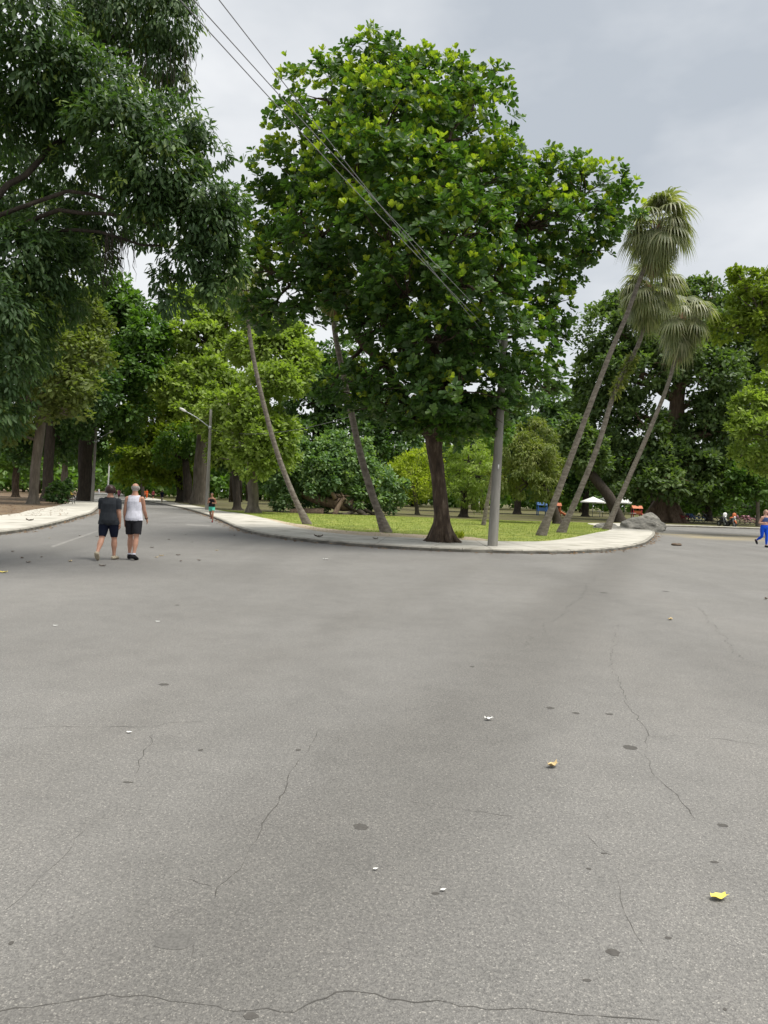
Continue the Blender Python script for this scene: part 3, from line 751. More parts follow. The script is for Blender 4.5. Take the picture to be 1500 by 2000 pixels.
    young = (0.55 * cu + 0.45 * RNG.random(n)) < np.clip(0.20 + 0.40 * (O[:, 2] - 0.1) + 0.028 * (P[:, 2] - 8), 0.08, 0.6)
    nl = 9
    tx = unit(np.cross(ax, np.array([0.3, 0.2, 0.9]))); ty = np.cross(ax, tx)
    Pl = np.repeat(P, nl, axis=0); ax_ = np.repeat(ax, nl, axis=0); yl = np.repeat(young, nl)
    phi = np.tile(np.arange(nl) * 2.399, n) + np.repeat(RNG.random(n) * 6.28, nl)
    rad_ = np.repeat(tx, nl, axis=0) * np.cos(phi)[:, None] + np.repeat(ty, nl, axis=0) * np.sin(phi)[:, None]
    th = np.where(yl, R(14) + R(38) * RNG.random(n * nl), R(34) + R(52) * RNG.random(n * nl))
    A = ax_ * np.cos(th)[:, None] + rad_ * np.sin(th)[:, None]
    N = ax_ * np.sin(th)[:, None] - rad_ * np.cos(th)[:, None]
    A = unit(A + dirs(n * nl) * 0.12 - np.where(yl, 0, .12)[:, None] * np.array([0, 0, 1]))
    L = np.where(yl, .12 + .13 * RNG.random(n * nl), .13 + .17 * RNG.random(n * nl))
    ch = RNG.random(n)
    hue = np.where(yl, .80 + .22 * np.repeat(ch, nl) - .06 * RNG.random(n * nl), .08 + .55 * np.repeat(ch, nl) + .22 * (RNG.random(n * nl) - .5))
    # the big single leaves that stand out at the front of the crown are leaves of their own
    cand = np.where(yl & (np.repeat(O[:, 1], nl) < -0.1) & (Pl[:, 1] < AY - .5))[0]
    pick = RNG.choice(cand, min(298, len(cand)), replace=False)
    keep = np.ones(n * nl, bool); keep[pick] = False
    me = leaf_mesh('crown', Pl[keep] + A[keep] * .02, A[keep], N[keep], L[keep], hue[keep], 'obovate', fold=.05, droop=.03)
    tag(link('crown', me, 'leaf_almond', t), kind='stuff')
    protos = []
    for h in (.84, .9, .96, 1.0):
        pm = leaf_mesh('leaf', np.zeros((1, 3)), np.array([[0, 1.0, 0]]), np.array([[0, 0, 1.0]]), np.array([1.0]), np.array([h]), 'obovate', fold=.05, droop=.03)
        pm.materials.append(MATS['leaf_almond']); protos.append(pm)
    for i in pick:
        a = Vector(A[i]).normalized(); nn = Vector(N[i]); nn = (nn - a * a.dot(nn)).normalized(); s = a.cross(nn)
        M = Matrix.Identity(4)
        for r_ in range(3):
            M[r_][0] = s[r_] * L[i]; M[r_][1] = a[r_] * L[i]; M[r_][2] = nn[r_] * L[i]; M[r_][3] = Pl[i][r_]
        place_mesh('leaf', protos[int(np.clip((hue[i] - .78) / .06, 0, 3))], t, M)
    return t
almond()

# small weedy plant at the foot of the almond trunk
c0 = gp(893, 1052, .125)
w = empty('weed_plant', c0, 'small yellow-green weed sprouting beside the foot of the corner tree trunk', 'plant')
n = 110
Pw = np.array(c0) + np.column_stack([RNG.normal(0, .13, n), RNG.normal(0, .1, n), RNG.random(n) * .12])
link('foliage', leaf_mesh('foliage', Pw, unit(dirs(n, 1.2)), dirs(n), .16 + .14 * RNG.random(n), RNG.random(n), 'lance'), 'leaf_yellow', w)

# ------------------------------------------------------------------ the weeping tree that hangs in from the left
LY = 13.5
def left_tree():
    base = Vector((-21.0, 14.5, .10))
    t = empty('weeping_fig_tree', base, 'huge dark tree with drooping narrow leaves overhanging the road from the left', 'tree')
    trunk = [base, base + Vector((.2, 0, 2.5)), base + Vector((.5, .1, 5))]
    mb = MB(); mb.tube(catmull(trunk, .5), [1.0, .8, .72, .68, .66, .64, .62, .6, .6, .6, .6, .6][:len(catmull(trunk, .5))], n=16, wob=.2); mb.build('trunk', 'bark_dark', t)
    def lm(pts, r0, r1):
        p = [trunk[-1] - Vector((0, 0, .6))] + [at(x, y, LY + d) for x, y, d in pts]
        p = catmull(p, .45); k = len(p)
        mb = MB(); mb.tube(p, [r0 + (r1 - r0) * i / (k - 1) for i in range(k)], n=9, wob=.18, seed=r0 * 9); mb.build('limb', 'bark_dark', t)
    lm([(-150, 440, 0), (0, 368, 0.2), (60, 335, .6), (100, 285, .9), (170, 255, 1.2), (260, 240, 1.4)], .15, .04)
    lm([(-150, 480, .2), (0, 420, .3), (70, 395, .3), (150, 370, .5), (200, 390, .8), (280, 410, 1)], .12, .03)
    lm([(-120, 500, .6), (40, 440, .6), (110, 410, .6), (170, 418, .6), (240, 420, .8), (330, 450, 1)], .11, .03)
    lm([(-120, 510, 1), (60, 455, 1), (190, 452, 1), (270, 478, 1), (330, 480, 1)], .09, .025)
    lm([(-100, 300, 2.5), (30, 200, 3.2), (120, 120, 3.8), (240, 60, 4.5), (300, -60, 5)], .16, .05)
    lm([(-150, 560, .5), (-20, 560, .3), (40, 600, .2)], .14, .05)
    lumps_px = [(40, 40, 90, 80, 0), (60, 150, 100, 70, .2), (-40, 220, 80, 80, .4), (180, 175, 95, 60, .6), (230, 260, 90, 60, .2), (300, 330, 85, 60, .2), (330, 250, 70, 45, .8), (385, 390, 65, 50, .6), (400, 300, 40, 35, 1),
                (420, 455, 50, 45, .8), (350, 430, 70, 50, .6), (440, 520, 40, 38, 1), (380, 515, 60, 32, .9), (450, 400, 28, 38, 1.2), (280, 380, 70, 38, .2), (150, 330, 45, 30, .9), (90, 240, 80, 40, .8),
                (100, 480, 70, 38, 1.4), (40, 500, 70, 55, .5), (150, 530, 55, 38, 1.6), (-10, 620, 75, 80, 0), (20, 720, 45, 60, .2), (-20, 800, 60, 55, .2), (110, 590, 50, 45, 1.8), (70, 560, 60, 50, .8), (30, 640, 60, 60, 1.2), (60, 680, 40, 60, 1.6), (0, 420, 40, 28, 1.4),
                (60, 330, 60, 40, 2.6), (140, 395, 50, 25, 2.8), (20, 400, 45, 32, 2.4), (200, 440, 60, 26, 2.6), (110, 440, 60, 30, 2.6), (230, 330, 60, 40, 2.4), (290, 450, 45, 28, 2.4), (180, 490, 45, 25, 2.4), (335, 590, 22, 26, .6), (310, 555, 20, 26, .7), (420, 575, 35, 25, 1)]
    lumps = [px_lump(x, y, rx, ry, LY, d, rd=(rx + ry) * .62) for x, y, rx, ry, d in lumps_px]
    high = [px_lump(x, y, rx, ry, 17.5, d) for x, y, rx, ry, d in ((330, 40, 55, 60, 0), (240, 30, 90, 60, 0), (300, 120, 70, 55, .5), (180, 60, 60, 60, 0), (345, 170, 30, 30, .5), (230, -60, 110, 60, 0), (340, -40, 45, 50, 0))]
    for nm, lu, ns, pr, sz, dr in (('crown', lumps, 2800, 20, .148, .55), ('crown', high, 800, 18, .14, 1.0)):
        P, O, ids, nc = scatter(lu, ns, pr, .30, shell=(.45, 1.0), up=.2, flat=.9)
        n = len(P)
        A = unit(O * .5 + dirs(n) * .45 + np.array([0, 0, -dr]))
        N = unit(O * .8 + np.array([0, 0, .45]) + dirs(n) * .5)
        ch = RNG.random(nc); tone = .12 + .55 * ch[ids] + .25 * (RNG.random(n) - .5)
        sprout = (RNG.random(nc) < .05)[ids]; tone = np.where(sprout, .92, tone)
        tag(link(nm, leaf_mesh(nm, P, A, N, sz * (.7 + .55 * RNG.random(n)), tone, 'weep', fold=.05, droop=.10), 'leaf_weeping', t), kind='stuff')
    # aerial roots hanging in front of the gap of sky
    mb = MB(); rnd = random.Random(5)
    for i in range(46):
        x = rnd.gauss(225, 17); y0 = 455 + rnd.uniform(-15, 15); ln = rnd.uniform(50, 115); Y = LY + 1 + rnd.uniform(-.3, .5)
        p = [at(x + rnd.uniform(-2, 2) + j * rnd.uniform(-.8, .8), y0 + ln * j / 6, Y) for j in range(7)]
        mb.tube(p, [.006, .006, .005, .005, .004, .004, .002], n=4)
    for i in range(70):
        x = rnd.uniform(200, 384); y0 = rnd.uniform(80, 170); ln = rnd.uniform(30, 70)
        p = [at(x + j * rnd.uniform(-.7, .7), y0 + ln * j / 5, 17.3) for j in range(6)]
        mb.tube(p, .006, n=4)
    tag(mb.build('aerial_roots', 'bark_dark', t), kind='stuff')
    # loose vine strands trailing off the edge of the upper crown
left_tree()

# ------------------------------------------------------------------ palms
def frond_mesh(elev, seed, dead=False):
    rnd = random.Random(seed)
    V = []; F = []; hue = []
    e = R(elev)
    pl = 0.85 if not dead else 0.5
    # petiole
    pts = []
    for i in range(5):
        s = i / 4; el = e - R(22) * s
        pts.append(Vector((0, math.cos(el) * pl * s, math.sin(el) * pl * s)))
    t = (pts[-1] - pts[-2]).normalized(); up = Vector((1, 0, 0)).cross(t).normalized(); sx = Vector((1, 0, 0))
    for i, p in enumerate(pts):
        V += [p + sx * .018, p - sx * .018, p + up * .02]; hue += [.55] * 3
        if i: b = 3 * i; F += [(b - 3, b, b + 1, b - 2), (b - 2, b + 1, b + 2, b - 1), (b - 1, b + 2, b, b - 3)]
    hub = pts[-1]; ns = 20
    for i in range(ns):
        a = R(-118 + 236 * (i + .5) / ns); ln = (1.35 if not dead else 1.0) * (1 - .22 * (abs(a) / R(118)) ** 2) * rnd.uniform(.9, 1.08)
        d = (t * math.cos(a) + sx * math.sin(a)).normalized(); side = (sx * math.cos(a) - t * math.sin(a)).normalized()
        p = hub.copy(); v = d.copy(); h = rnd.uniform(.0, .9)
        b0 = len(V); st = 5; wd = [.02, .055, .046, .024, .008, .002]
        for j in range(st + 1):
            V += [p + side * wd[j], p - side * wd[j]]; hue += [h, h]
            if j: b = b0 + 2 * j; F.append((b - 2, b, b + 1, b - 1))
            v = (v + Vector((0, 0, -1)) * (.02 if j < 1 else .42 if j < 2 else .60)).normalized() if not dead else (v + Vector((0, 0, -.5))).normalized()
            p = p + v * ln / st
    me = mesh_from(V, F, 'frond')
    at_ = me.attributes.new('hue', 'FLOAT', 'POINT'); at_.data.foreach_set('value', hue)
    me.materials.append(MATS['leaf_dead' if dead else 'leaf_palm'])
    return me
FR = {e: [frond_mesh(e, s + e) for s in range(2)] for e in (80, 55, 30, 5, -20, -45)}
FD = [frond_mesh(-72, s, True) for s in range(2)]
def palm(label, px_pts, Y, r0, r1, crown_px, scale=1.0, boots=1.0, n_f=1.0, lean_deep=0.0, ferns=None):
    base = gp(*px_pts[0], .12); Y = base.y
    t = empty('fan_palm', base, label, 'palm', 'leaning fan palms on the lawn')
    pts = [base] + [at(x, y, Y + lean_deep * i) for i, (x, y) in enumerate(px_pts[1:], 1)]
    p = catmull(pts, .5); k = len(p)
    mb = MB()
    rad = [r0 + (r1 - r0) * (i / (k - 1)) ** .8 + .10 * max(0, 1 - i / 2.2) for i in range(k)]
    mb.tube([p[0] - Vector((0, 0, .15))] + p, [rad[0] * 1.05] + rad, n=12, wob=.14, seed=Y)
    mb.build('trunk', 'palm_bark', t)
    top = p[-1]; cc = at(*crown_px, top.y)
    axis = (cc - top); 
    mb = MB(); q = [top - (p[-1] - p[-3]).normalized() * .5, top + axis * .25, top + axis * .6, cc]
    mb.tube(q, [r1 * 1.1, r1 * 1.7, r1 * 1.6, r1 * .8], n=10, wob=.35, seed=3)
    for i in range(26):
        an = i * 2.4; s = .1 + .75 * (i / 26); c = top.lerp(cc, s); d = Vector((math.cos(an), math.sin(an), 0))
        mb.tube([c + d * r1 * 1.2, c + d * r1 * 2.0 + Vector((0, 0, .28)), c + d * r1 * 2.9 + Vector((0, 0, .5))], [.045, .03, .015], n=5)
    mb.build('leaf_bases', 'palm_boot', t)
    rnd = random.Random(int(Y * 10))
    for e, cnt, s in ((80, 5, 1.0), (55, 9, .98), (30, 12, .94), (5, 12, .86), (-20, 10, .74), (-45, 6, .6)):
        for i in range(int(cnt * n_f)):
            c = top.lerp(cc, s + rnd.uniform(-.06, .06)); sc = scale * rnd.uniform(.85, 1.12)
            M = Matrix.Translation(c) @ Matrix.Rotation(rnd.uniform(0, 6.28), 4, 'Z') @ Matrix.Rotation(R(rnd.uniform(-10, 10)), 4, 'X') @ Matrix.Scale(sc, 4)
            place_mesh('frond', rnd.choice(FR[e]), t, M)
    for i in range(int(5 * boots)):
        c = top.lerp(cc, .25)
        M = Matrix.Translation(c) @ Matrix.Rotation(rnd.uniform(0, 6.28), 4, 'Z') @ Matrix.Scale(scale * rnd.uniform(.6, .9), 4)
        place_mesh('dead_frond', rnd.choice(FD), t, M)
    if ferns:
        (x0, y0), (x1, y1) = ferns; n = 420
        s = RNG.random(n); C = np.array([at(x0 + (x1 - x0) * q, y0 + (y1 - y0) * q, Y + .02) for q in s])
        o = dirs(n); P = C + o * .17
        link('ferns', leaf_mesh('ferns', P, unit(o * .7 + np.array([0, 0, -.4]) + dirs(n) * .4), dirs(n, .5), .22 + .2 * RNG.random(n), RNG.random(n), 'lance'), 'leaf_olive', t)
    return t
palm('tallest leaning fan palm, its trunk leftmost of the three right of the corner tree', [(1057, 1046), (1085, 975), (1120, 880), (1155, 785), (1190, 695), (1222, 620), (1250, 545), (1268, 505)], 34, .172, .092, (1287, 440), 1.12, boots=1.6)
palm('middle leaning fan palm with ferns growing on its bent trunk', [(1096, 1040), (1130, 965), (1168, 870), (1197, 775), (1222, 720), (1248, 670), (1263, 615)], 39, .178, .105, (1271, 556), 1.12, boots=1.6, ferns=((1200, 770), (1238, 695)))
palm('shortest leaning fan palm standing next to the grey boulders', [(1185, 1034), (1212, 970), (1245, 895), (1275, 825), (1303, 755), (1325, 680)], 46, .19, .11, (1333, 610), 1.32, boots=2.4)
palm('slender leaning palm trunk farthest left, its head hidden in the corner tree', [(600, 1024), (570, 960), (540, 880), (515, 790), (498, 715), (487, 650), (482, 600)], 37, .16, .10, (476, 545), .9, n_f=.6)
palm('leaning palm trunk between the fallen tree and the corner tree trunk', [(754, 1040), (725, 960), (702, 880), (685, 800), (668, 720), (655, 655), (650, 600)], 33, .18, .115, (648, 540), .9, n_f=.6)

# ------------------------------------------------------------------ other trees of the park
def T(name, label, trunk_px, Y, radii, lumps_px, leaf, n_sub, per, sub, size, shape='oval', zb=.12, **kw):
    base = at(*trunk_px[0], Y); base.z = zb - .02
    tr = [base] + [at(x, y, Y) for x, y in trunk_px[1:]]
    lumps = [px_lump(l[0], l[1], l[2], l[3], Y, l[4] if len(l) > 4 else 0) for l in lumps_px]
    return make_tree(name, label, tr, radii, lumps, leaf, n_sub, per, sub, size, shape, **kw)

# left of the road
T('shade_tree', 'dark crowned tree with a thick pale grey trunk behind the left pavement', [(64, 985), (68, 930), (75, 870), (82, 810), (90, 740)], 61, [.40, .38, .36, .34, .3],
  [(60, 690, 90, 60), (130, 640, 70, 55, 2), (40, 780, 70, 45, -2), (110, 745, 70, 45, -3), (150, 700, 60, 45, 0), (60, 610, 60, 45, 3), (130, 800, 45, 30, -3), (20, 850, 40, 30, 0), (100, 690, 70, 50, -3), (150, 600, 50, 40, 2)], 'leaf_olive', 360, 45, .62, .42, bark='bark_grey', hue_mid=.35)
T('shade_tree', 'tree with a dark trunk close behind the thick pale trunk on the left', [(92, 979), (94, 930), (97, 870), (100, 810), (105, 760)], 74, [.6, .5, .45, .42, .35],
  [(100, 740, 70, 60, 3), (150, 790, 60, 45), (60, 820, 60, 45, 2), (190, 760, 45, 40), (120, 850, 50, 35, 2), (40, 880, 45, 25, 2)], 'leaf_dark', 240, 45, .62, .5, bark='bark_dark')
T('shade_tree', 'large dark tree with a near black trunk beside the left lamp post', [(165, 974), (166, 930), (168, 880), (172, 830), (180, 770), (190, 700)], 84, [.80, .76, .78, .80, .6, .45],
  [(230, 620, 70, 45, 0), (270, 655, 50, 40, -2), (180, 640, 60, 50, 2), (200, 720, 80, 40, -2), (270, 725, 45, 32, -3), (130, 690, 60, 45, 0), (150, 780, 80, 45, -3), (225, 790, 60, 40, -3), (90, 720, 60, 50, 0), (225, 580, 40, 32, 0), (215, 860, 40, 35, 3), (235, 830, 35, 30, 2), (130, 860, 50, 35, 4), (280, 690, 50, 30, -2), (245, 760, 45, 35, 2), (120, 780, 60, 40, 2)], 'leaf_green', 560, 48, .75, .58, bark='bark_dark', flare=1.25, hue_mid=.3)
T('park_tree', 'slim far tree with a forked brown trunk left of the thick trunks', [(30, 972), (31, 930), (33, 890)], 95, [.45, .4, .3], [(20, 860, 50, 45), (50, 900, 35, 25), (-10, 880, 40, 40)], 'leaf_green', 80, 40, .7, .5, bark='bark_brown')
T('park_tree', 'pale trunked tree standing behind the seated person in yellow', [(125, 968), (126, 930), (128, 890)], 120, [.6, .5, .4], [(120, 860, 50, 40), (150, 880, 35, 25), (90, 880, 35, 30)], 'leaf_dark', 80, 40, .8, .6, bark='bark_grey')
# right of the left road
T('kapok_tree', 'giant tree with a very wide grey trunk behind the lamp post', [(388, 985), (391, 940), (396, 890), (402, 820), (408, 750), (410, 690)], 88, [.98, .90, .82, .75, .65, .55],
  [(400, 610, 55, 40), (350, 640, 42, 32, -2), (445, 630, 48, 38, -2), (390, 660, 60, 25, -4), (430, 580, 45, 30, 3), (360, 590, 40, 25, 2), (380, 720, 70, 25, -3), (330, 690, 35, 22, 0), (450, 690, 40, 28, -2), (410, 730, 50, 35, -6), (350, 760, 45, 35, -6), (440, 770, 45, 40, -6), (395, 800, 50, 40, -7)], 'leaf_lime', 480, 45, .60, .52, bark='bark_grey', flare=1.12, hue_mid=.4)
T('lime_tree', 'bright lime green tree right behind the leaning palm by the lamp post', [(494, 1001), (494, 960), (492, 910), (500, 850), (520, 780)], 58, [.5, .42, .36, .3, .22],
  [(540, 690, 60, 38, 1), (490, 680, 45, 30, 2), (575, 730, 35, 38, 0), (530, 750, 60, 32, -2), (478, 800, 42, 35, -3), (492, 860, 52, 42, -3), (530, 850, 45, 45, -2), (440, 850, 35, 35, 8), (488, 905, 48, 25, -3), (540, 900, 40, 30, -1), (500, 620, 40, 30, 3), (440, 900, 35, 25, 8), (430, 800, 35, 35, 8), (560, 660, 45, 30, 2), (590, 700, 30, 30, 1)], 'leaf_lime', 620, 48, .52, .36, bark='bark_grey', hue_mid=.35)
T('feathery_tree', 'olive feathery tree arching over the far road with dark stems', [(352, 978), (350, 940), (340, 900), (325, 860), (310, 830)], 104, [.55, .5, .42, .35, .25],
  [(300, 810, 60, 35), (360, 790, 55, 35, 2), (260, 850, 45, 35, 0), (330, 860, 60, 30, -2), (390, 840, 40, 35, -2), (290, 895, 60, 25, -2), (360, 900, 50, 25, -2), (400, 770, 35, 30, 2), (330, 745, 45, 25, 2), (250, 890, 30, 25, 0), (400, 885, 30, 30, -4), (310, 770, 60, 40, -2), (280, 930, 50, 14, 0), (345, 935, 45, 12, 0)], 'leaf_moss', 560, 46, .62, .6, 'oval', bark='bark_dark', hue_mid=.55)
T('park_tree', 'dark stemmed tree standing between the wide trunk and the far walkers', [(368, 980), (366, 940), (362, 900)], 96, [.62, .55, .4], [(362, 870, 45, 30), (335, 890, 30, 22), (385, 880, 30, 22)], 'leaf_green', 70, 40, .7, .5, bark='bark_dark')
T('park_tree', 'thin dark tree rising from the pavement near the walkers in orange', [(279, 972), (277, 930), (272, 890)], 125, [.35, .3, .25], [(270, 870, 35, 25), (250, 880, 25, 20)], 'leaf_green', 50, 40, .8, .6, bark='bark_dark')
T('park_tree', 'dark upright tree just right of the jogger in teal shorts', [(463, 998), (462, 960), (458, 920)], 66, [.4, .33, .25], [(450, 890, 35, 28, 2), (470, 870, 30, 30, 2)], 'leaf_dark', 60, 40, .55, .4, bark='bark_dark')
T('dark_tree', 'tall shadowy tree behind the fallen tree with dense dark crown', [(610, 985), (612, 930), (615, 860), (620, 790)], 112, [.7, .6, .5, .4],
  [(600, 790, 60, 60), (660, 760, 55, 60, 2), (650, 700, 45, 35, 3), (700, 790, 60, 55, 0), (600, 860, 60, 45, -2), (690, 860, 70, 40, -2), (745, 830, 45, 45, 0), (620, 720, 40, 30, 2), (720, 720, 40, 35, 4), (550, 850, 40, 50, 2), (640, 920, 80, 40, 2), (780, 880, 50, 50, 2), (560, 930, 50, 40, 2)], 'leaf_dark', 640, 45, .70, .66, bark='bark_dark', hue_mid=.5)
T('lime_tree', 'low yellow lime tree seen just left of the corner tree trunk', [(815, 1006), (812, 975), (806, 945)], 72, [.22, .2, .15],
  [(800, 920, 40, 30), (770, 935, 35, 28, 1), (830, 900, 32, 25, 1), (815, 955, 40, 22, -1), (840, 940, 25, 25)], 'leaf_yellow', 170, 40, .42, .34, 'lance', bark='bark_grey', hue_mid=.4)
T('lime_tree', 'light green tree seen between the corner tree trunk and the concrete pole', [(905, 1006), (910, 970), (920, 930)], 68, [.42, .33, .25],
  [(915, 890, 40, 30), (890, 920, 30, 30, 1), (940, 930, 35, 40, -1), (900, 960, 30, 25, -1), (960, 890, 30, 30, 2), (930, 975, 30, 20)], 'leaf_lime', 190, 42, .42, .32, 'lance', bark='bark_dark', droop=.6)
T('feathery_tree', 'drooping olive green tree right of the concrete pole with hanging sprays', [(1090, 1020), (1078, 985), (1060, 950), (1040, 915)], 57, [.38, .33, .26, .2],
  [(1010, 880, 40, 40), (1050, 900, 45, 38, -1), (1020, 940, 45, 35, -1), (1065, 945, 30, 35, -1), (990, 925, 30, 40, 1), (1040, 850, 40, 28, 1), (1075, 905, 28, 22)], 'leaf_olive', 260, 45, .42, .32, 'lance', bark='bark_dark', droop=.8, hue_mid=.55)
T('park_tree', 'soft grey green tree filling the gap behind the concrete pole', [(1010, 1000), (1012, 960), (1015, 900)], 98, [.5, .45, .35],
  [(1040, 810, 50, 35), (1090, 790, 40, 30), (1000, 850, 45, 40, 1), (1100, 840, 45, 45), (1060, 860, 50, 40, -1), (950, 870, 50, 40, 2), (890, 860, 50, 40, 3), (1120, 890, 40, 45, 0), (1050, 940, 60, 35, 3), (880, 930, 60, 40, 5), (980, 800, 40, 30, 2)], 'leaf_silver', 520, 42, .65, .56, bark='bark_dark', hue_mid=.35)
# pale leaning stem behind the pole
T('park_tree', 'pale slender leaning trunk just left of the concrete pole', [(944, 1027), (952, 980), (962, 925), (968, 880)], 47, [.14, .12, .11, .08], [(972, 850, 28, 25), (960, 830, 25, 20, 1)], 'leaf_green', 40, 36, .40, .28, bark='palm_bark', flare=1.1)
# right hand side
T('mango_tree', 'giant dark rounded tree with buttressed root trunk behind the boulders', [(1300, 1008), (1303, 975), (1310, 930), (1318, 860), (1322, 790), (1330, 720)], 80, [1.45, 1.25, 1.1, .9, .75, .6],
  [(1200, 660, 70, 55, 0), (1270, 640, 70, 50, -2), (1170, 740, 50, 50, 0), (1240, 730, 75, 50, -3), (1340, 660, 70, 50, -2), (1410, 640, 60, 50, 0), (1380, 740, 75, 50, -3), (1440, 720, 60, 60, 0), (1180, 820, 55, 50, 0), (1245, 830, 55, 45, -3), (1290, 905, 60, 40, -4), (1230, 910, 60, 40, -2), (1390, 850, 70, 55, -2), (1350, 920, 60, 45, -4), (1170, 900, 45, 50, 1), (1420, 920, 50, 40, -2), (1460, 620, 50, 50, 2), (1220, 600, 45, 25, 0), (1390, 580, 55, 35, 1), (1300, 590, 50, 30, 3), (1400, 800, 40, 30, -4), (1300, 945, 55, 26, -6), (1245, 955, 45, 22, -5), (1355, 955, 45, 24, -5), (1310, 700, 60, 40, -5), (1440, 850, 60, 50, 0), (1310, 850, 45, 40, 4), (1410, 965, 40, 20, 0), (1140, 800, 30, 40, 2), (1475, 760, 50, 60, 2), (1480, 860, 50, 60, 4)],
  'leaf_mango', 1350, 46, .66, .50, bark='bark_root', flare=1.25, hue_mid=.42, roots=True, shell=(.6, 1.0))
T('mango_tree', 'tree with a thick dark trunk leaning left behind the fan palms', [(1212, 1013), (1192, 975), (1170, 945), (1150, 920)], 70, [.58, .52, .47, .4], [(1140, 880, 40, 35), (1120, 850, 30, 30), (1160, 900, 30, 25)], 'leaf_mango', 110, 42, .55, .42, bark='bark_dark', flare=1.2)
T('yellow_tree', 'yellow tinged tree top rising at the upper right edge', [(1600, 1025), (1590, 900), (1570, 780), (1540, 690)], 48, [.4, .34, .28, .22],
  [(1470, 590, 45, 35), (1450, 550, 28, 25), (1500, 640, 50, 40), (1430, 640, 40, 25, 1), (1530, 570, 50, 50), (1560, 680, 70, 60)], 'leaf_moss', 190, 36, .50, .34, 'oval', bark='bark_grey', hue_mid=.3, hue_spread=.9)
T('lime_tree', 'bright lime tree leaning in from the right edge above the road', [(1585, 1030), (1580, 970), (1565, 920), (1545, 870)], 46, [.28, .24, .2, .16],
  [(1470, 800, 40, 30), (1490, 845, 50, 32, -1), (1445, 850, 30, 22), (1500, 760, 35, 28), (1455, 885, 28, 22), (1540, 820, 60, 55), (1500, 900, 35, 28), (1550, 900, 50, 40)], 'leaf_lime', 230, 46, .42, .27, bark='bark_grey', hue_mid=.5)
T('park_tree', 'slim tree with a straight grey trunk behind the runner in blue', [(1480, 1027), (1480, 980), (1478, 930), (1476, 880)], 74, [.2, .18, .16, .12], [(1470, 950, 40, 25), (1450, 930, 30, 25), (1490, 920, 35, 30), (1430, 965, 28, 18)], 'leaf_green', 120, 40, .48, .4, bark='bark_grey', flare=1.2)
T('park_tree', 'dark tree shading the parked bicycles across the road', [(1385, 1020), (1384, 985), (1382, 950)], 96, [.45, .4, .35], [(1380, 940, 60, 30), (1330, 960, 45, 22), (1440, 950, 55, 28), (1360, 985, 40, 10), (1420, 900, 50, 40), (1490, 960, 45, 30), (1330, 990, 45, 13, 5), (1395, 992, 50, 13, 5), (1465, 992, 45, 14, 5), (1520, 985, 40, 20, 4)], 'leaf_green', 320, 40, .62, .5, bark='bark_dark', hue_mid=.4)
T('park_tree', 'tree with a dark trunk behind the white parasols', [(1143, 1005), (1144, 975), (1146, 940)], 100, [.5, .45, .4], [(1140, 930, 40, 25), (1110, 950, 30, 20), (1170, 950, 35, 22)], 'leaf_dark', 90, 40, .65, .5, bark='bark_dark')

# ------------------------------------------------------------------ the fallen tree
def fallen():
    Y = 64
    base = at(655, 1005, Y); base.z = .1
    t = empty('fallen_tree', base, 'uprooted fallen tree with torn roots and leafy crown lying on the lawn', 'tree')
    def tb(name, pts, rad, bark='bark_root', n=9):
        p = catmull([at(x, y, Y + d) for x, y, d in pts], .5); k = len(p)
        rr = [rad[0] + (rad[1] - rad[0]) * i / (k - 1) for i in range(k)]
        mb = MB(); mb.tube(p, rr, n=n, wob=.35, seed=pts[0][0]); mb.build(name, bark, t)
    tb('trunk', [(690, 985, 0), (660, 985, .3), (620, 975, 1), (570, 960, 2)], (.55, .35))
    tb('log', [(568, 1003, -.5), (600, 1000, -.5), (632, 1001, -.5)], (.42, .36))
    tb('limb', [(652, 1010, -1), (660, 990, -.8), (671, 972, -.5)], (.26, .15))
    tb('limb', [(655, 975, -.5), (648, 962, -.5), (639, 955, -.5)], (.2, .08))
    tb('limb', [(720, 1018, -1), (708, 1003, -.8), (690, 992, -.5), (672, 985, 0)], (.22, .28), 'bark_dark')
    tb('limb', [(662, 1010, -.5), (685, 1001, -.5), (700, 996, 0)], (.2, .12), 'bark_grey')
    tb('limb', [(742, 1012, -.5), (722, 1000, 0), (695, 993, 0)], (.14, .2), 'bark_dark')
    mb = MB(); rnd = random.Random(9); c = at(668, 972, Y)
    for i in range(22):
        d = Vector((rnd.uniform(-1, 1), rnd.uniform(-1, .2), rnd.uniform(-.8, 1))).normalized(); l = rnd.uniform(.5, 1.1)
        mb.tube([c, c + d * l * .5, c + d * l + Vector((0, 0, rnd.uniform(-.3, .1)))], [.16, .09, .02], n=6, wob=.3, seed=i)
    mb.build('root_mass', 'bark_root', t)
    lum = [(600, 905, 45, 35), (560, 930, 35, 40), (640, 890, 45, 30), (690, 915, 45, 38), (735, 945, 40, 32), (600, 955, 45, 30, -1), (650, 940, 45, 28, -1), (715, 975, 38, 24, -1), (560, 975, 30, 25, -.5), (760, 975, 28, 24), (655, 870, 30, 22, 1), (590, 880, 20, 22), (775, 955, 22, 20), (740, 1000, 22, 12), (570, 900, 30, 30, 1), (700, 880, 30, 25, 1), (610, 985, 40, 18, 1), (680, 960, 40, 25, .5), (545, 950, 22, 35, 0), (625, 920, 45, 35, -1)]
    lumps = [px_lump(l[0], l[1], l[2], l[3], Y + 1.5, l[4] if len(l) > 4 else 0) for l in lum]
    link('crown', crown_mesh('crown', lumps, 520, 46, .48, .34, 'oval', hue_mid=.42, hue_spread=.9, shell=(.55, 1)), 'leaf_silver', t)
fallen()

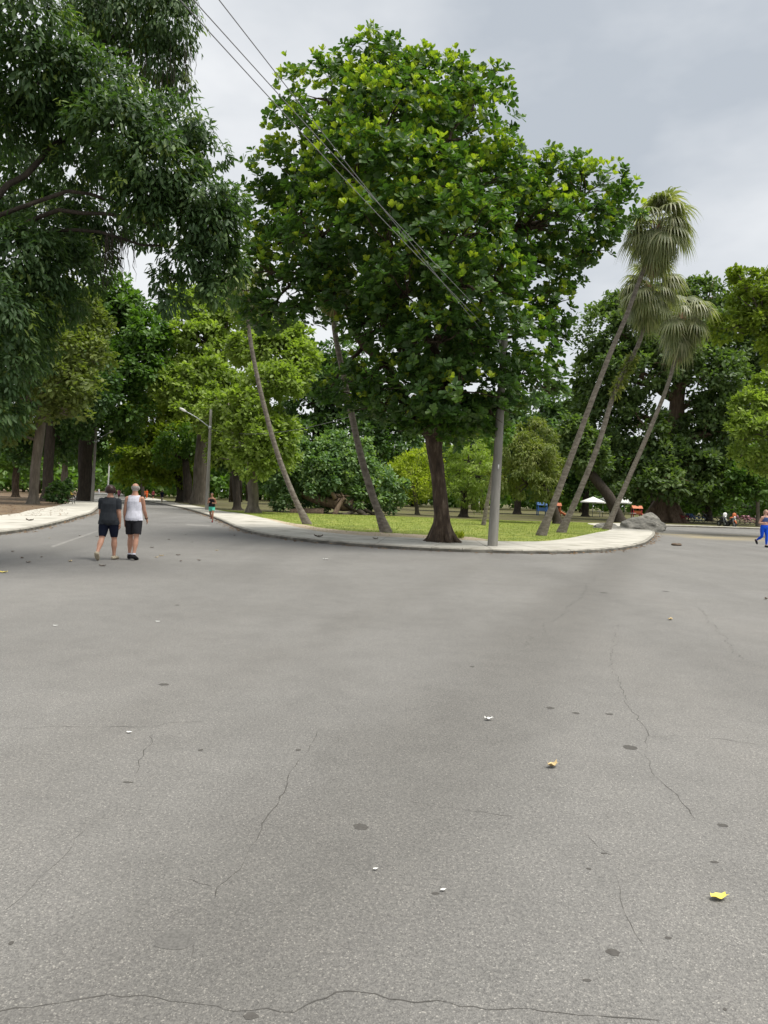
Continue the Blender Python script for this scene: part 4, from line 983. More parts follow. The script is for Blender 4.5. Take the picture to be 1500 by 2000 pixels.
# shrub by the left trunks
c = gp(112, 984, .1)
sh = empty('shrub', c, 'low leafy shrub at the foot of the trunks behind the bench', 'shrub')
lumps = [(np.array(c) + np.array([0, 0, .9]), np.array([1.0, .8, .9])), (np.array(c) + np.array([.5, .2, 1.6]), np.array([.6, .5, .6]))]
link('foliage', crown_mesh('foliage', lumps, 30, 40, .4, .3, 'oval'), 'leaf_dark', sh)
mb = MB(); mb.tube([c - Vector((0, 0, .1)), c + Vector((0.1, 0, .5)), c + Vector((.3, .1, 1.4))], [.05, .04, .02], n=6); mb.build('stem', 'bark_dark', sh)

# far wood that closes the view, one mass
lum = []
rnd = random.Random(21)
for i in range(150):
    x = rnd.uniform(-140, 1640); Y = rnd.uniform(140, 230)
    h = rnd.uniform(60, 150) if not (540 < x < 640 or 1060 < x < 1190) else rnd.uniform(40, 90)
    hz = 973.5 + (x - 750) * .0349
    if 170 < x < 240: continue
    lum.append(px_lump(x, hz - h * .55 * 175 / Y, rnd.uniform(35, 70), rnd.uniform(28, 50), Y))
for i in range(110):
    x = -140 + 1780 * (i + rnd.random()) / 110; Y = rnd.uniform(135, 200); hz = 973.5 + (x - 750) * .0349
    if 165 < x < 250: Y = rnd.uniform(330, 400)
    lum.append(px_lump(x, hz - 20, rnd.uniform(22, 40), rnd.uniform(20, 30), Y)); lum.append(px_lump(x + 8, hz - 4, rnd.uniform(20, 30), 10, Y + 3))
P, O, ids, nc = scatter(lum, 7600, 13, .60, shell=(.3, 1), up=.0, flat=.9)
n = len(P); ch = RNG.random(nc)
fw = link('far_wood', leaf_mesh('far_wood', P, unit(O * .5 + dirs(n)), unit(np.array([0, 0, .8]) + O * .6 + dirs(n) * .5), 1.1 * (.7 + .6 * RNG.random(n)), .25 + .6 * ch[ids] * RNG.random(n) + .1, 'clump'), 'leaf_green')
tag(fw, 'far wood closing the view behind the park trees', 'wood', kind='stuff')
mb = MB()
for i in range(70):
    x = rnd.uniform(-100, 1600); Y = rnd.uniform(120, 190); hz = 973.5 + (x - 750) * .0349
    if 170 < x < 330: continue
    b = at(x, hz, Y); b.z = 0; mb.tube([b, b + Vector((rnd.uniform(-.5, .5), 0, 5)), b + Vector((rnd.uniform(-1, 1), 0, 11))], [.4, .32, .25], n=6)
tr = mb.build('far_trunks', 'bark_dark')
tag(tr, 'dark stems of the far wood behind the park trees', 'wood', kind='stuff')

# grass on the open lawn
n = 60000
xs = RNG.uniform(-14, 22, n); ys = RNG.uniform(25, 62, n)
ip = np.array([(p.x, p.y) for p in IS if p.y < 75 and p.x > -30])
def inside(x, y, poly=None):
    poly = np.array(lawn_poly if poly is None else poly); res = np.zeros(len(x), bool); j = len(poly) - 1
    for i in range(len(poly)):
        xi, yi = poly[i]; xj, yj = poly[j]
        c = ((yi > y) != (yj > y)) & (x < (xj - xi) * (y - yi) / (yj - yi + 1e-12) + xi)
        res ^= c; j = i
    return res
ok = inside(xs, ys) & ~(inside(xs, ys, stp) & (RNG.random(n) < .92))
xs, ys = xs[ok], ys[ok]; n = len(xs)
P = np.column_stack([xs, ys, np.full(n, .115)])
g = link('grass', leaf_mesh('grass', P, unit(dirs(n) * .5 + np.array([0, 0, 1.0])), dirs(n), .035 + .04 * RNG.random(n), RNG.random(n), 'lance'), 'grass_blade')
tag(g, 'short sunlit grass growing on the corner lawn', 'grass', kind='stuff')

# ------------------------------------------------------------------ poles, lamps and wires
def cone_pole(name, label, px0, px1, Y, r0, r1, mat, zb, group=None, arm=None, extra=None):
    base = at(*px0, Y); base.z = zb
    top = at(*px1, Y)
    t = empty(name, base, label, 'pole' if not arm else 'lamp post', group)
    mb = MB(); k = 12
    mb.tube([base - Vector((0, 0, .2))] + [base.lerp(top, i / k) for i in range(k + 1)], [r0] + [r0 + (r1 - r0) * i / k for i in range(k + 1)], n=16)
    mb.build('shaft', mat, t)
    if arm:
        (ax0, ay0), (ax1, ay1) = arm
        a = at(ax0, ay0, Y); b = at(ax1, ay1, Y - .4); mid = a.lerp(b, .55) + Vector((0, 0, .04 * (a - b).length))
        mb = MB(); mb.tube(catmull([a, mid, b], .3), .035, n=7); mb.tube([a - Vector((0, 0, .12)), a + Vector((0, 0, .12))], r1 * 1.35, n=14); mb.build('arm', 'metal_grey', t)
        d = (b - mid).normalized(); q = Vector((0, 0, 1)).rotation_difference(d).to_matrix()
        mb = MB(); mb.ball(b + d * .22, (.11, .06, .34), M=q); mb.build('lamp_head', 'white_paint', t)
    return t, base, top
PY = gp(962, 1066, .13).y
cp, cb, ctop = cone_pole('utility_pole', 'tall grey concrete utility pole on the corner pavement next to the leafy tree', (962, 1067), (986, 648), PY, .178, .115, 'pole_concrete', .125)
ins = []
for i, (ox, dz) in enumerate(((-.17, .02), (-.17, .35), (-.17, .7))):
    c = ctop + Vector((ox, -.05, -dz))
    mb = MB(); mb.lathe([(.02, -.07), (.045, -.04), (.03, 0), (.05, .03), (.035, .06), (.01, .08)], c, n=10); mb.tube([c, ctop - Vector((0, 0, dz))], .015, n=6); mb.build('insulator', 'white_paint', cp); ins.append(c)
mb = MB(); c = cb.lerp(ctop, .37); mb.box(c + Vector((.02, -.17, 0)), (.05, .012, .16)); mb.build('notice_tag', 'paper_white', cp)
lp, lb, ltop = cone_pole('lamp_post', 'pale concrete lamp post with a long arm beside the jogger', (404, 996), (412, 800), 62, .17, .10, 'pole_concrete', .125, 'street lamps along the road', ((410, 835), (362, 803)))
cone_pole('lamp_post', 'grey lamp post on the left pavement in front of the near black trunk', (180, 979), (188, 835), 82, .20, .12, 'pole_concrete', .115, 'street lamps along the road', ((187, 862), (214, 845)))
cone_pole('lamp_post', 'thin white lamp post far down the road above the walking couple', (210, 966), (215, 880), 128, .14, .10, 'white_paint', 0, 'street lamps along the road', ((214, 893), (190, 880)))
def wire(label, pts, r, name='overhead_wire', group='overhead wires above the road'):
    mb = MB(); mb.tube(catmull(pts, 1.2), r, n=5)
    o = mb.build(name, 'wire_metal'); tag(o, label, 'wire', group); return o
def sagged(a, b, sag, k=14):
    return [a.lerp(b, i / k) - Vector((0, 0, sag * 4 * (i / k) * (1 - i / k))) for i in range(k + 1)]
def through(a, px, py, z):
    """the far end of a wire from a that passes the photo point at height z"""
    d = ray(px, py); m_ = CP + d * ((z - CAM_H) / d.z)
    return m_, a + (m_ - a) * 2.3
for (px, py), lab, a, z in (((378, 0), 'upper of the two parallel wires crossing in front of the leafy tree', ins[0], 7.9), ((352, 0), 'lower of the two parallel wires crossing in front of the leafy tree', ins[1], 7.7), ((428, 0), 'knotted wire farthest right at the top, entering the leafy crown', ins[2], 8.3)):
    m_, e = through(a, px, py, z)
    wire(lab, [a, a.lerp(m_, .5) - Vector((0, 0, .06)), m_, e + Vector((0, 0, .5))], .0075)
wire('thin slack wire strung behind the leaning palms from the lamp post', sagged(at(411, 838, 62), ctop.lerp(cb, .12), 1.3), .009)

# ------------------------------------------------------------------ boulders
def boulder(name, label, px, py, w, h, Y, seed, dr=1.0):
    c = at(px, py, Y); k = Y / FPX
    bm = bmesh.new(); bmesh.ops.create_icosphere(bm, subdivisions=5, radius=1)
    for v in bm.verts:
        p = v.co.copy()
        d = 1 + .20 * mnoise.noise(p * 1.1 + Vector((seed, 0, 0))) + .10 * mnoise.noise(p * 2.6 + Vector((0, seed, 0))) + .035 * mnoise.noise(p * 7)
        d -= .06 * abs(math.sin(5 * p.z + 2.2 * p.x + seed)) ** 6
        v.co = Vector((p.x * d * w * k / 2, p.y * d * dr * w * k / 2, p.z * d * h * k))
    me = bpy.data.meshes.new(name); bm.to_mesh(me); bm.free()
    o = link(name, me, 'granite', None, True); o.location = (c.x, c.y, 0.02)
    tag(o, label, 'boulder', 'boulders by the cross road'); return o
boulder('boulder', 'largest grey boulder at the pavement corner by the cross road', 1246, 1030, 84, 26, 51, 2.0, 1.0)
boulder('boulder', 'dark weathered boulder on the road side of the largest boulder', 1278, 1030, 48, 19, 52.5, 5.5, 1.2)
boulder('boulder', 'small pale boulder behind the foot of the shortest fan palm', 1183, 1030, 52, 13, 50, 8.0, .9)
boulder('boulder', 'rounded boulder peeking over the top of the largest boulder', 1264, 1025, 54, 30, 55, 11.0, 1.0)
# a clod lying on the road
c = gp(1322, 1066)
mb = MB(); mb.ball(c + Vector((-.1, 0, .06)), (.17, .10, .06)); mb.ball(c + Vector((.1, .02, .05)), (.12, .08, .07)); mb.ball(c + Vector((.0, -.03, .04)), (.22, .08, .045))
o = mb.build('dirt_clod', 'dry_leaf_brown'); tag(o, 'dark clod of debris lying on the cross road', 'debris')

# ------------------------------------------------------------------ fallen leaves and litter on the road
def fallen_leaf(label, px, py, size, rot, mat, curl=.35, name='fallen_leaf', cat='leaf', group='leaves and litter on the road', z=0.0):
    c = gp(px, py, z) + Vector((0, 0, .008)); V = []; F = []; n = 7; cs, sn = math.cos(rot), math.sin(rot)
    for i in range(n):
        s = i / (n - 1); wd = size * .30 * math.sin(math.pi * min(1, s * .86 + .08)) ** .8
        for q in (-1, 0, 1):
            x = (s - .5) * size; y = q * wd; zz = size * curl * (abs(q) * .35 + (s - .5) ** 2 * 1.3) * (1 + .3 * math.sin(i * 2.1 + q))
            V.append(c + Vector((x * cs - y * sn, x * sn + y * cs, zz)))
        if i:
            b = 3 * i; F += [(b - 3, b, b + 1, b - 2), (b - 2, b + 1, b + 2, b - 1)]
    e = V[-2]; V += [e + Vector((cs, sn, 0)) * size * .3 + Vector((0, 0, size * .05)), e + Vector((-sn, cs, 0)) * .004]; F.append((3 * n - 2, len(V) - 2, len(V) - 1))
    o = link(name, mesh_from(V, F, name), mat, None, True); tag(o, label, cat, group); return o
fallen_leaf('bright yellow curled leaf lying nearest on the right side of the road', 1403, 1757, .072, .2, 'dry_leaf_yellow')
fallen_leaf('tan curled leaf lying in the middle of the road', 1079, 1499, .075, .5, 'dry_leaf_tan', .6)
fallen_leaf('pale folded leaf just up the road from the tan leaf', 954, 1407, .06, .1, 'paper_white', .5)
fallen_leaf('yellowish leaf lying farther up on the right of the road', 1309, 1211, .10, .8, 'dry_leaf_tan', .4)
fallen_leaf('small white scrap lying beside a left road crack', 252, 1432, .035, .0, 'paper_white', .2, 'litter_scrap', 'litter')
fallen_leaf('round white scrap lying nearest on the road', 865, 1741, .022, .3, 'paper_white', .2, 'litter_scrap', 'litter')
fallen_leaf('white scrap lying left of the round white scrap', 733, 1700, .02, .3, 'paper_white', .2, 'litter_scrap', 'litter')
fallen_leaf('white scrap on the road below the walking couple to the left', 108, 1223, .05, .2, 'paper_white', .2, 'litter_scrap', 'litter')
fallen_leaf('white scrap on the road ahead of the corner pavement', 308, 1215, .05, .2, 'paper_white', .2, 'litter_scrap', 'litter')
fallen_leaf('yellow green leaf at the left edge of the road', 6, 1119, .15, .2, 'dry_leaf_yellow', .3)
fallen_leaf('dark scrap with white edge right behind the walking couple', 200, 1106, .14, .2, 'dry_leaf_brown', .3)
fallen_leaf('white leaf on the road in front of the corner kerb', 636, 1093, .12, .2, 'paper_white', .3)
fallen_leaf('dark dead leaf on the pavement left of the corner tree', 622, 1049, .32, .2, 'dry_leaf_brown', .4, z=.13)
fallen_leaf('dead leaf on the pavement close to the corner tree', 733, 1053, .2, .2, 'dry_leaf_brown', .4, z=.13)
fallen_leaf('dark dead leaf lying on the left pavement', 58, 1017, .32, .2, 'dry_leaf_brown', .4, z=.13)
fallen_leaf('brown leaf at the right edge of the road', 1496, 1171, .10, 1.2, 'dry_leaf_brown', .5)
rnd = random.Random(77)
for i in range(22):
    px = rnd.uniform(0, 470); py = rnd.uniform(1040, 1100)
    if 180 < px < 290 and py > 1080: continue
    fallen_leaf('tiny dry leaf scattered on the shaded road around the walking couple', px, py, rnd.uniform(.06, .12), rnd.uniform(0, 6), rnd.choice(('dry_leaf_brown', 'dry_leaf_brown', 'dry_leaf_tan')), .3, 'dry_leaf', 'leaf', 'tiny dry leaves near the couple')

# ------------------------------------------------------------------ people
def person(label, loc, face, H, skin, wear, legs, arms, hair, lean=0.0, voxel=.009, stout=1.0, hips=1.0, fist=False, group=None, sit=False, front=False, head_turn=0.0, width=1.0):
    """face: heading in degrees clockwise from +Y.  legs/arms: per side (left, right) pose angles in degrees."""
    k = H / 1.72
    t = empty('person', loc, label, 'person', group)
    mb = MB(); segs = []
    ln = math.tan(R(lean))
    def sh(x, y, z): return Vector((x, y + (z - .9) * ln if z > .9 else y, z))
    prof = [(.79, .10, .085), (.84, .155 * hips, .118 * stout), (.91, .172 * hips, .128 * stout), (1.0, .158 * stout, .115 * stout), (1.09, .142 * stout, .106 * stout), (1.19, .152 * stout, .11 * stout), (1.30, .166, .115 * stout), (1.375, .170, .102), (1.42, .140, .086), (1.462, .076, .068), (1.52, .056, .058), (1.58, .054, .058)]
    n = 20; V = []; F = []
    for z, rx, ry in prof:
        for j in range(n):
            a = 2 * math.pi * j / n; p = sh(rx * math.cos(a), ry * math.sin(a), z); V.append(p)
    for i in range(len(prof) - 1):
        for j in range(n): F.append((i * n + j, i * n + (j + 1) % n, (i + 1) * n + (j + 1) % n, (i + 1) * n + j))
    F.append(tuple(range(n - 1, -1, -1))); F.append(tuple((len(prof) - 1) * n + j for j in range(n)))
    mb.add(V, F)
    for (z0, r0, _), (z1, r1, _) in zip(prof[:8], prof[1:9]): segs.append(('torso', sh(0, 0, z0), sh(0, 0, z1), r0 * .85, r1 * .85))
    segs.append(('neck', sh(0, 0, 1.47), sh(0, 0, 1.55), .06, .055))
    hc = sh(0, .012, 1.625)
    Rz = Matrix.Rotation(R(-head_turn), 3, 'Z')
    def hp(x, y, z): return hc + Rz @ Vector((x, y, z))
    mb.ball(hp(0, -.012, .018), (.074, .09, .085), 18, 12, Rz); mb.ball(hp(0, .018, -.032), (.058, .07, .075), 16, 10, Rz)
    mb.ball(hp(0, .045, -.085), (.032, .032, .026), 10, 8, Rz)               # chin
    mb.ball(hp(0, .094, -.018), (.012, .016, .024), 8, 6, Rz); mb.ball(hp(0, .088, -.062), (.022, .010, .008), 8, 6, Rz)
    for s in (-1, 1): mb.ball(hp(s * .078, -.005, -.012), (.010, .02, .032), 8, 6, Rz); mb.ball(hp(s * .03, .078, .022), (.022, .014, .010), 8, 6, Rz)
    segs.append(('head', hp(0, 0, .03), hp(0, .01, -.06), .085, .06))
    def cap(p0, p1, radii, lab):
        m_ = len(radii)
        pts = [p0.lerp(p1, i / (m_ - 1)) for i in range(m_)]
        mb.tube(pts, radii, n=14); mb.ball(p0, radii[0] * .98, 12, 8); mb.ball(p1, radii[-1] * .98, 12, 8)
        for i in range(m_ - 1): segs.append((lab, pts[i], pts[i + 1], radii[i], radii[i + 1]))
    feet = []
    for s, (hip, knee, foot, spread) in zip((-1, 1), legs):
        h = Vector((s * .088 * hips, 0, .875)); a = R(hip)
        kn = h + Vector((s * math.sin(R(spread)), math.sin(a), -math.cos(a))) * .42
        a2 = R(hip - knee); an = kn + Vector((s * .3 * math.sin(R(spread)), math.sin(a2), -math.cos(a2))) * .415
        cap(h, kn, [.088 * stout, .085 * stout, .071 * stout, .054], 'thigh%d' % s)
        cap(kn, an, [.053, .061, .060, .046, .036, .033], 'shank%d' % s)
        f = R(foot); fd = Vector((s * .12, math.cos(f), math.sin(f))).normalized(); dn = Vector((0, math.sin(f), -math.cos(f)))
        heel = an - fd * .045 + dn * .045; ball_ = an + fd * .13 + dn * .058; toe = an + fd * .185 + dn * .062
        mb.tube([an, an + dn * .03, heel * .6 + an * .4 + dn * .02], [.036, .04, .036], n=10)
        mb.tube([heel, heel.lerp(ball_, .5) + Vector((0, 0, .008)), ball_, toe], [.034, .038, .036, .024], n=12, sx=1.15)
        mb.ball(heel, .034); mb.ball(toe, .025)
        segs.append(('foot%d' % s, heel, toe, .036, .03)); segs.append(('foot%d' % s, an + dn * .01, heel, .03, .034))
    for s, (sw, ab, fl, ab2) in zip((-1, 1), arms):
        shd = sh(s * .168, 0, 1.372); a = R(sw); b = R(ab)
        el = shd + Vector((s * math.sin(b), math.sin(a) * math.cos(b), -math.cos(a) * math.cos(b))) * .29
        a2 = R(sw + fl); b2 = R(ab2); fd = Vector((s * math.sin(b2), math.sin(a2) * math.cos(b2), -math.cos(a2) * math.cos(b2)))
        wr_ = el + fd * .25
        cap(shd, el, [.051 * stout, .049 * stout, .045, .039], 'uparm%d' % s); cap(el, wr_, [.040, .041, .034, .027], 'forearm%d' % s)
        X = Vector((s, 0, 0)); X = (X - fd * fd.dot(X)).normalized(); W = fd.cross(X).normalized()      # X points away from the body, W across the palm
        pm = wr_ + fd * .055; Mh = Matrix((W, X, fd)).transposed()
        mb.ball(pm, (.042, .017, .055), 12, 8, Mh); segs.append(('hand%d' % s, wr_, pm + fd * .12, .03, .03))
        fwd = 1 if W.y > 0 else -1
        for q, (o_, l_) in enumerate(((.032, .072), (.011, .082), (-.011, .077), (-.032, .060))):
            p0 = pm + fd * .04 + W * o_ * fwd; c1 = .25 if not fist else 1.3; c2 = .6 if not fist else 2.5
            d1 = (fd * math.cos(c1) - X * math.sin(c1)); d2 = (fd * math.cos(c2) - X * math.sin(c2))
            mb.tube([p0, p0 + d1 * l_ * .5, p0 + d1 * l_ * .5 + d2 * l_ * .5], [.0098, .0092, .0078], n=8)
        p0 = pm - fd * .02 + W * .034 * fwd; d1 = (fd * .7 + W * fwd * .6 - X * .3).normalized(); d2 = (fd * .95 + W * fwd * .1 - X * .4).normalized()
        mb.tube([p0, p0 + d1 * .035, p0 + d1 * .035 + d2 * .03], [.013, .0115, .009], n=8)
    tmp = bpy.data.objects.new('tmp', mesh_from(mb.v, mb.f, 'tmp')); COL.objects.link(tmp)
    rm = tmp.modifiers.new('r', 'REMESH'); rm.mode = 'VOXEL'; rm.voxel_size = voxel
    sm = tmp.modifiers.new('s', 'SMOOTH'); sm.factor = .5; sm.iterations = 3
    dg = bpy.context.evaluated_depsgraph_get(); ev = tmp.evaluated_get(dg)
    me = bpy.data.meshes.new_from_object(ev); old = tmp.data
    bpy.data.objects.remove(tmp); bpy.data.meshes.remove(old)
    nv = len(me.vertices); co = np.empty(nv * 3, np.float32); me.vertices.foreach_get('co', co); co = co.reshape(-1, 3).astype(float)
    no = np.empty(nv * 3, np.float32); me.vertices.foreach_get('normal', no); no = no.reshape(-1, 3).astype(float)
    D = []; TT = []
    for lab, p0, p1, r0, r1 in segs:
        a = np.array(p0); b = np.array(p1); ab = b - a; tt = np.clip(((co - a) @ ab) / max(ab @ ab, 1e-9), 0, 1)
        D.append(np.linalg.norm(co - (a + tt[:, None] * ab), axis=1) - (r0 + (r1 - r0) * tt))
    D = np.array(D); best = D.argmin(0); labs = np.array([s_[0] for s_ in segs])[best]
    # length along whole limb, 0 at hip / shoulder
    joints = {}
    for lab, p0, p1, r0, r1 in segs: joints.setdefault(lab, []).append((np.array(p0), np.array(p1)))
    def along(lab):
        a = joints[lab][0][0]; b = joints[lab][-1][1]; ab = b - a
        return ((co - a) @ ab) / (ab @ ab)
    zmin = co[:, 2].min() * k
    ca, sa = math.cos(-R(face)), math.sin(-R(face))
    def world(c):
        c = c * np.array([k * width, k * (1 + (width - 1) * .7), k])
        return np.column_stack([c[:, 0] * ca - c[:, 1] * sa + loc[0], c[:, 0] * sa + c[:, 1] * ca + loc[1], c[:, 2] - zmin + loc[2]])
    polys = [tuple(p.vertices) for p in me.polygons]
    me.vertices.foreach_set('co', world(co).astype(np.float32).reshape(-1)); me.update()
    me.materials.clear()
    body = link('body', me, skin, t, True)
    seedv = Vector((loc[0], loc[1], 0))
    def garment(name, mask, off, mat, fold=0.0, flatten=None):
        sel = [f for f in polys if all(mask[i] for i in f)]
        if not sel: return
        used = sorted({i for f in sel for i in f}); mp = {v: i for i, v in enumerate(used)}; u = np.array(used)
        c = co[u].copy(); o_ = np.full(len(u), off) if not hasattr(off, '__len__') else off[u]
        if fold: o_ = o_ + fold * np.array([mnoise.noise(Vector((p[0] * 11, p[1] * 11, p[2] * 5)) + seedv) for p in c])
        c = c + no[u] * o_[:, None]
        link(name, mesh_from(world(c), [tuple(mp[i] for i in f) for f in sel], name), mat, t, True)
    z = co[:, 2] - 0.0
    zt = co[:, 2]
    side = np.array([1 if l.endswith('1') and not l.endswith('-1') else -1 for l in labs])
    is_ = lambda s_: np.char.startswith(labs.astype(str), s_)
    torso = is_('torso'); thigh = is_('thigh'); shank = is_('shank'); up = is_('uparm')
    ua = np.where(labs == 'uparm1', along('uparm1'), along('uparm-1')); th = np.where(labs == 'thigh1', along('thigh1'), along('thigh-1')); sk = np.where(labs == 'shank1', along('shank1'), along('shank-1'))
    for g in wear:
        kind, mat = g[0], g[1]; q = g[2] if len(g) > 2 else None
        if kind == 'shirt':
            garment('shirt', (torso & (zt > q['hem']) & (zt < q.get('neck', 1.455))) | (up & (ua < q['sleeve'])) | (thigh & (zt > q['hem'])), q.get('off', .014) + .012 * np.clip((1.2 - zt) / .3, 0, 1) * q.get('loose', 1), mat, .008)
        if kind == 'vest':
            ax_ = np.abs(co[:, 0]); strap = (zt < 1.30) | ((ax_ < .125) & (zt < q.get('neck', 1.44)))
            garment('vest', (torso | (up & (ax_ < .135))) & (zt > q['hem']) & strap | (thigh & (zt > q['hem'])), .012 + .014 * np.clip((1.25 - zt) / .3, 0, 1) * q.get('loose', 1), mat, .008)
        if kind == 'shorts':
            garment('shorts', (torso & (zt < q['waist'])) | (thigh & (th < q['len']) & (zt < q['waist'])), q.get('off', .008) + q.get('flare', 0) * np.clip(th, 0, 1) * thigh, mat, q.get('fold', .004))
        if kind == 'leggings':
            garment('leggings', (torso & (zt < q['waist'])) | thigh | (shank & (sk < q['len'])), .006, mat, .003)
        if kind == 'shoes':
            for s in (-1, 1):
                garment('shoe', (labs == 'foot%d' % s) | ((labs == 'shank%d' % s) & (sk > .97)), .009, mat)
        if kind == 'socks':
            for s in (-1, 1): garment('sock', (labs == 'shank%d' % s) & (sk > .88), .004, mat)
        if kind == 'band':
            fa = along('forearm%d' % q); garment('wristband', (labs == 'forearm%d' % q) & (fa > .84) & (fa < .97), .008, mat)
    hl = np.array((Rz.inverted() @ Matrix.Identity(3))) ; lc = (co - np.array(hc)) @ np.array(Rz)
    head = is_('head') | is_('neck')
    if hair[0] == 'bob':
        garment('hair', head & ((lc[:, 2] > .055) | ((lc[:, 1] < .03) & (lc[:, 2] > -.075)) ), .022 + .012 * (lc[:, 1] < 0), hair[1], .008)
    if hair[0] == 'fringe':
        garment('hair', head & (lc[:, 1] < .02) & (lc[:, 2] > -.075) & (lc[:, 2] < .045) & (np.abs(lc[:, 0]) + .0 * lc[:, 1] > -.1), .007, hair[1], .004)
    if hair[0] in ('short', 'tied'):
        garment('hair', head & ((lc[:, 2] > .06) | ((lc[:, 1] < .0) & (lc[:, 2] > -.06))), .012, hair[1], .005)
    if hair[0] == 'tied':
        m2 = MB(); m2.tube([hp(0, -.09, .05), hp(.01, -.14, .03), hp(.015, -.15, -.06), hp(.02, -.13, -.14)], [.025, .034, .03, .008], n=8)
        link('ponytail', mesh_from(world(np.array(m2.v)), m2.f, 'ponytail'), hair[1], t, True)
    if front:
        for s in (-1, 1):
            m2 = MB(); m2.ball(hp(s * .03, .082, .004), (.012, .008, .007), 8, 6); link('eye', mesh_from(world(np.array(m2.v)), m2.f, 'eye'), 'eye_dark', t, True)
        m2 = MB(); m2.ball(hp(0, .094, -.062), (.024, .006, .008), 8, 6); link('mouth', mesh_from(world(np.array(m2.v)), m2.f, 'mouth'), 'lip', t, True)
    return t

wp = gp(211, 1093); mp_ = gp(259, 1093)
person('woman with short dark hair walking away in charcoal shirt and navy shorts', wp, -2, 1.66, 'skin', [('shirt', 'cloth_charcoal', dict(hem=.80, sleeve=.72, off=.016)), ('shorts', 'cloth_navy', dict(waist=1.0, len=.90, off=.008)), ('shoes', 'cloth_sand')],
       [(-16, 22, -38, 1), (7, 6, 0, 1)], [(8, 7, 14, 1), (-6, 8, 16, 1)], ('bob', 'hair_brown'), lean=3, voxel=.008, stout=1.14, hips=1.06, width=1.14)
person('bald grey haired man walking away in white vest and dark shorts', mp_, 2, 1.73, 'skin', [('vest', 'cloth_white', dict(hem=.86)), ('shorts', 'cloth_shorts_grey', dict(waist=.98, len=.80, off=.016, flare=.022, fold=.01)), ('shoes', 'cloth_black'), ('socks', 'cloth_white'), ('band', 'cloth_black', 1)],
       [(9, 14, 4, 0), (-8, 8, -12, 0)], [(-10, 6, 14, 0), (14, 6, 24, 0)], ('fringe', 'hair_grey'), lean=4, voxel=.008, stout=1.04, head_turn=-8, width=1.04)
person('jogger in black top and teal shorts running along the kerb', gp(413, 1020), 178, 1.62, 'skin_brown', [('vest', 'cloth_black', dict(hem=.90, neck=1.36)), ('shorts', 'cloth_teal', dict(waist=.97, len=.55, off=.012)), ('shoes', 'cloth_wine')],
       [(24, 22, 6, 0), (-6, 72, -50, 0)], [(-12, 14, 108, -24), (-4, 14, 112, -24)], ('short', 'hair_black'), lean=6, voxel=.011, fist=True, front=True)
person('runner in cobalt blue leggings and crop top at the right edge', gp(1491, 1069), 172, 1.68, 'skin_pale', [('vest', 'cloth_steel_blue', dict(hem=1.17, neck=1.38)), ('leggings', 'cloth_cobalt', dict(waist=1.02, len=.9)), ('shoes', 'cloth_black')],
       [(10, 12, 0, 0), (-2, 62, -45, 0)], [(-22, 16, 96, -18), (-16, 16, 104, -18)], ('tied', 'hair_blond'), lean=6, voxel=.011, fist=True, front=True, stout=1.05, hips=1.08)
WALK = dict(legs=[(16, 8, 4, 0), (-14, 16, -14, 0)], arms=[(-14, 7, 14, 2), (14, 7, 16, 2)], voxel=.02)
def far_walker(label, px, py, H, face, top, bottom, skin='skin_brown', long=True):
    c = gp(px, py, 0.0)
    wear = [('shirt', top, dict(hem=.84, sleeve=.8)), ('leggings', bottom, dict(waist=.95, len=.95)) if long else ('shorts', bottom, dict(waist=.97, len=.8, off=.012)), ('shoes', 'cloth_black')]
    return person(label, c, face, H, skin, wear, hair=('short', 'hair_black'), group='far walkers on the tree-lined road', **WALK)
far_walker('far walker in orange clothes, left one of the two beside the road', 281, 974, 1.7, 170, 'cloth_orange', 'cloth_orange')
far_walker('far walker in orange clothes, right one of the two beside the road', 286.5, 974.5, 1.75, 175, 'cloth_orange', 'cloth_orange')
far_walker('far walker in dark red top and black shorts on the right pavement', 299, 976.5, 1.7, 5, 'cloth_wine', 'cloth_black', long=False)
far_walker('far walker in navy top and sand trousers on the right kerb', 316, 984.5, 1.72, 3, 'cloth_navy', 'cloth_sand')
far_walker('far walker in white beyond the near black trunk', 193, 966.5, 1.7, 180, 'cloth_white', 'cloth_white')
far_walker('far walker in pale top seen over the shoulder of the woman', 232, 977, 1.68, 10, 'cloth_pink', 'cloth_wine', long=False)

# ------------------------------------------------------------------ benches on the left pavement
def bench(label, loc, rz, w=1.5):
    t = empty('park_bench', loc, label, 'bench', 'iron park benches on the left pavement')
    ca, sa = math.cos(rz), math.sin(rz)
    def W(x, y, z): return Vector((loc[0] + x * ca - y * sa, loc[1] + x * sa + y * ca, loc[2] + z))
    for s in (-1, 1):
        mb = MB(); x = s * w * .42
        mb.tube([W(x, .28, 0), W(x, .2, .18), W(x, .24, .4), W(x, -.02, .42), W(x, -.18, .42), W(x, -.32, .82)], .03, n=7)
        mb.tube([W(x, -.34, 0), W(x, -.22, .2), W(x, -.16, .42)], .03, n=7); mb.tube([W(x, -.2, .62), W(x, .1, .64), W(x, .24, .58), W(x, .24, .4)], .022, n=7)
        mb.build('leg', 'iron_dark', t)
    for i in range(4):
        mb = MB(); mb.box(W(0, -.12 + i * .115, .455), (w, .095, .03), rz); mb.build('seat_slat', 'bench_wood', t, False)
    for i in range(3):
        mb = MB(); mb.box(W(0, -.225 - i * .05, .55 + i * .13), (w, .03, .10), rz); mb.build('back_slat', 'bench_wood', t, False)
    return t
bl = gp(138, 984, .127); bench('empty dark iron bench at the near end of the left pavement', bl, R(-75))
b2 = gp(136, 974, .127); bench('iron bench with a person in yellow sitting on it', b2, R(-75))
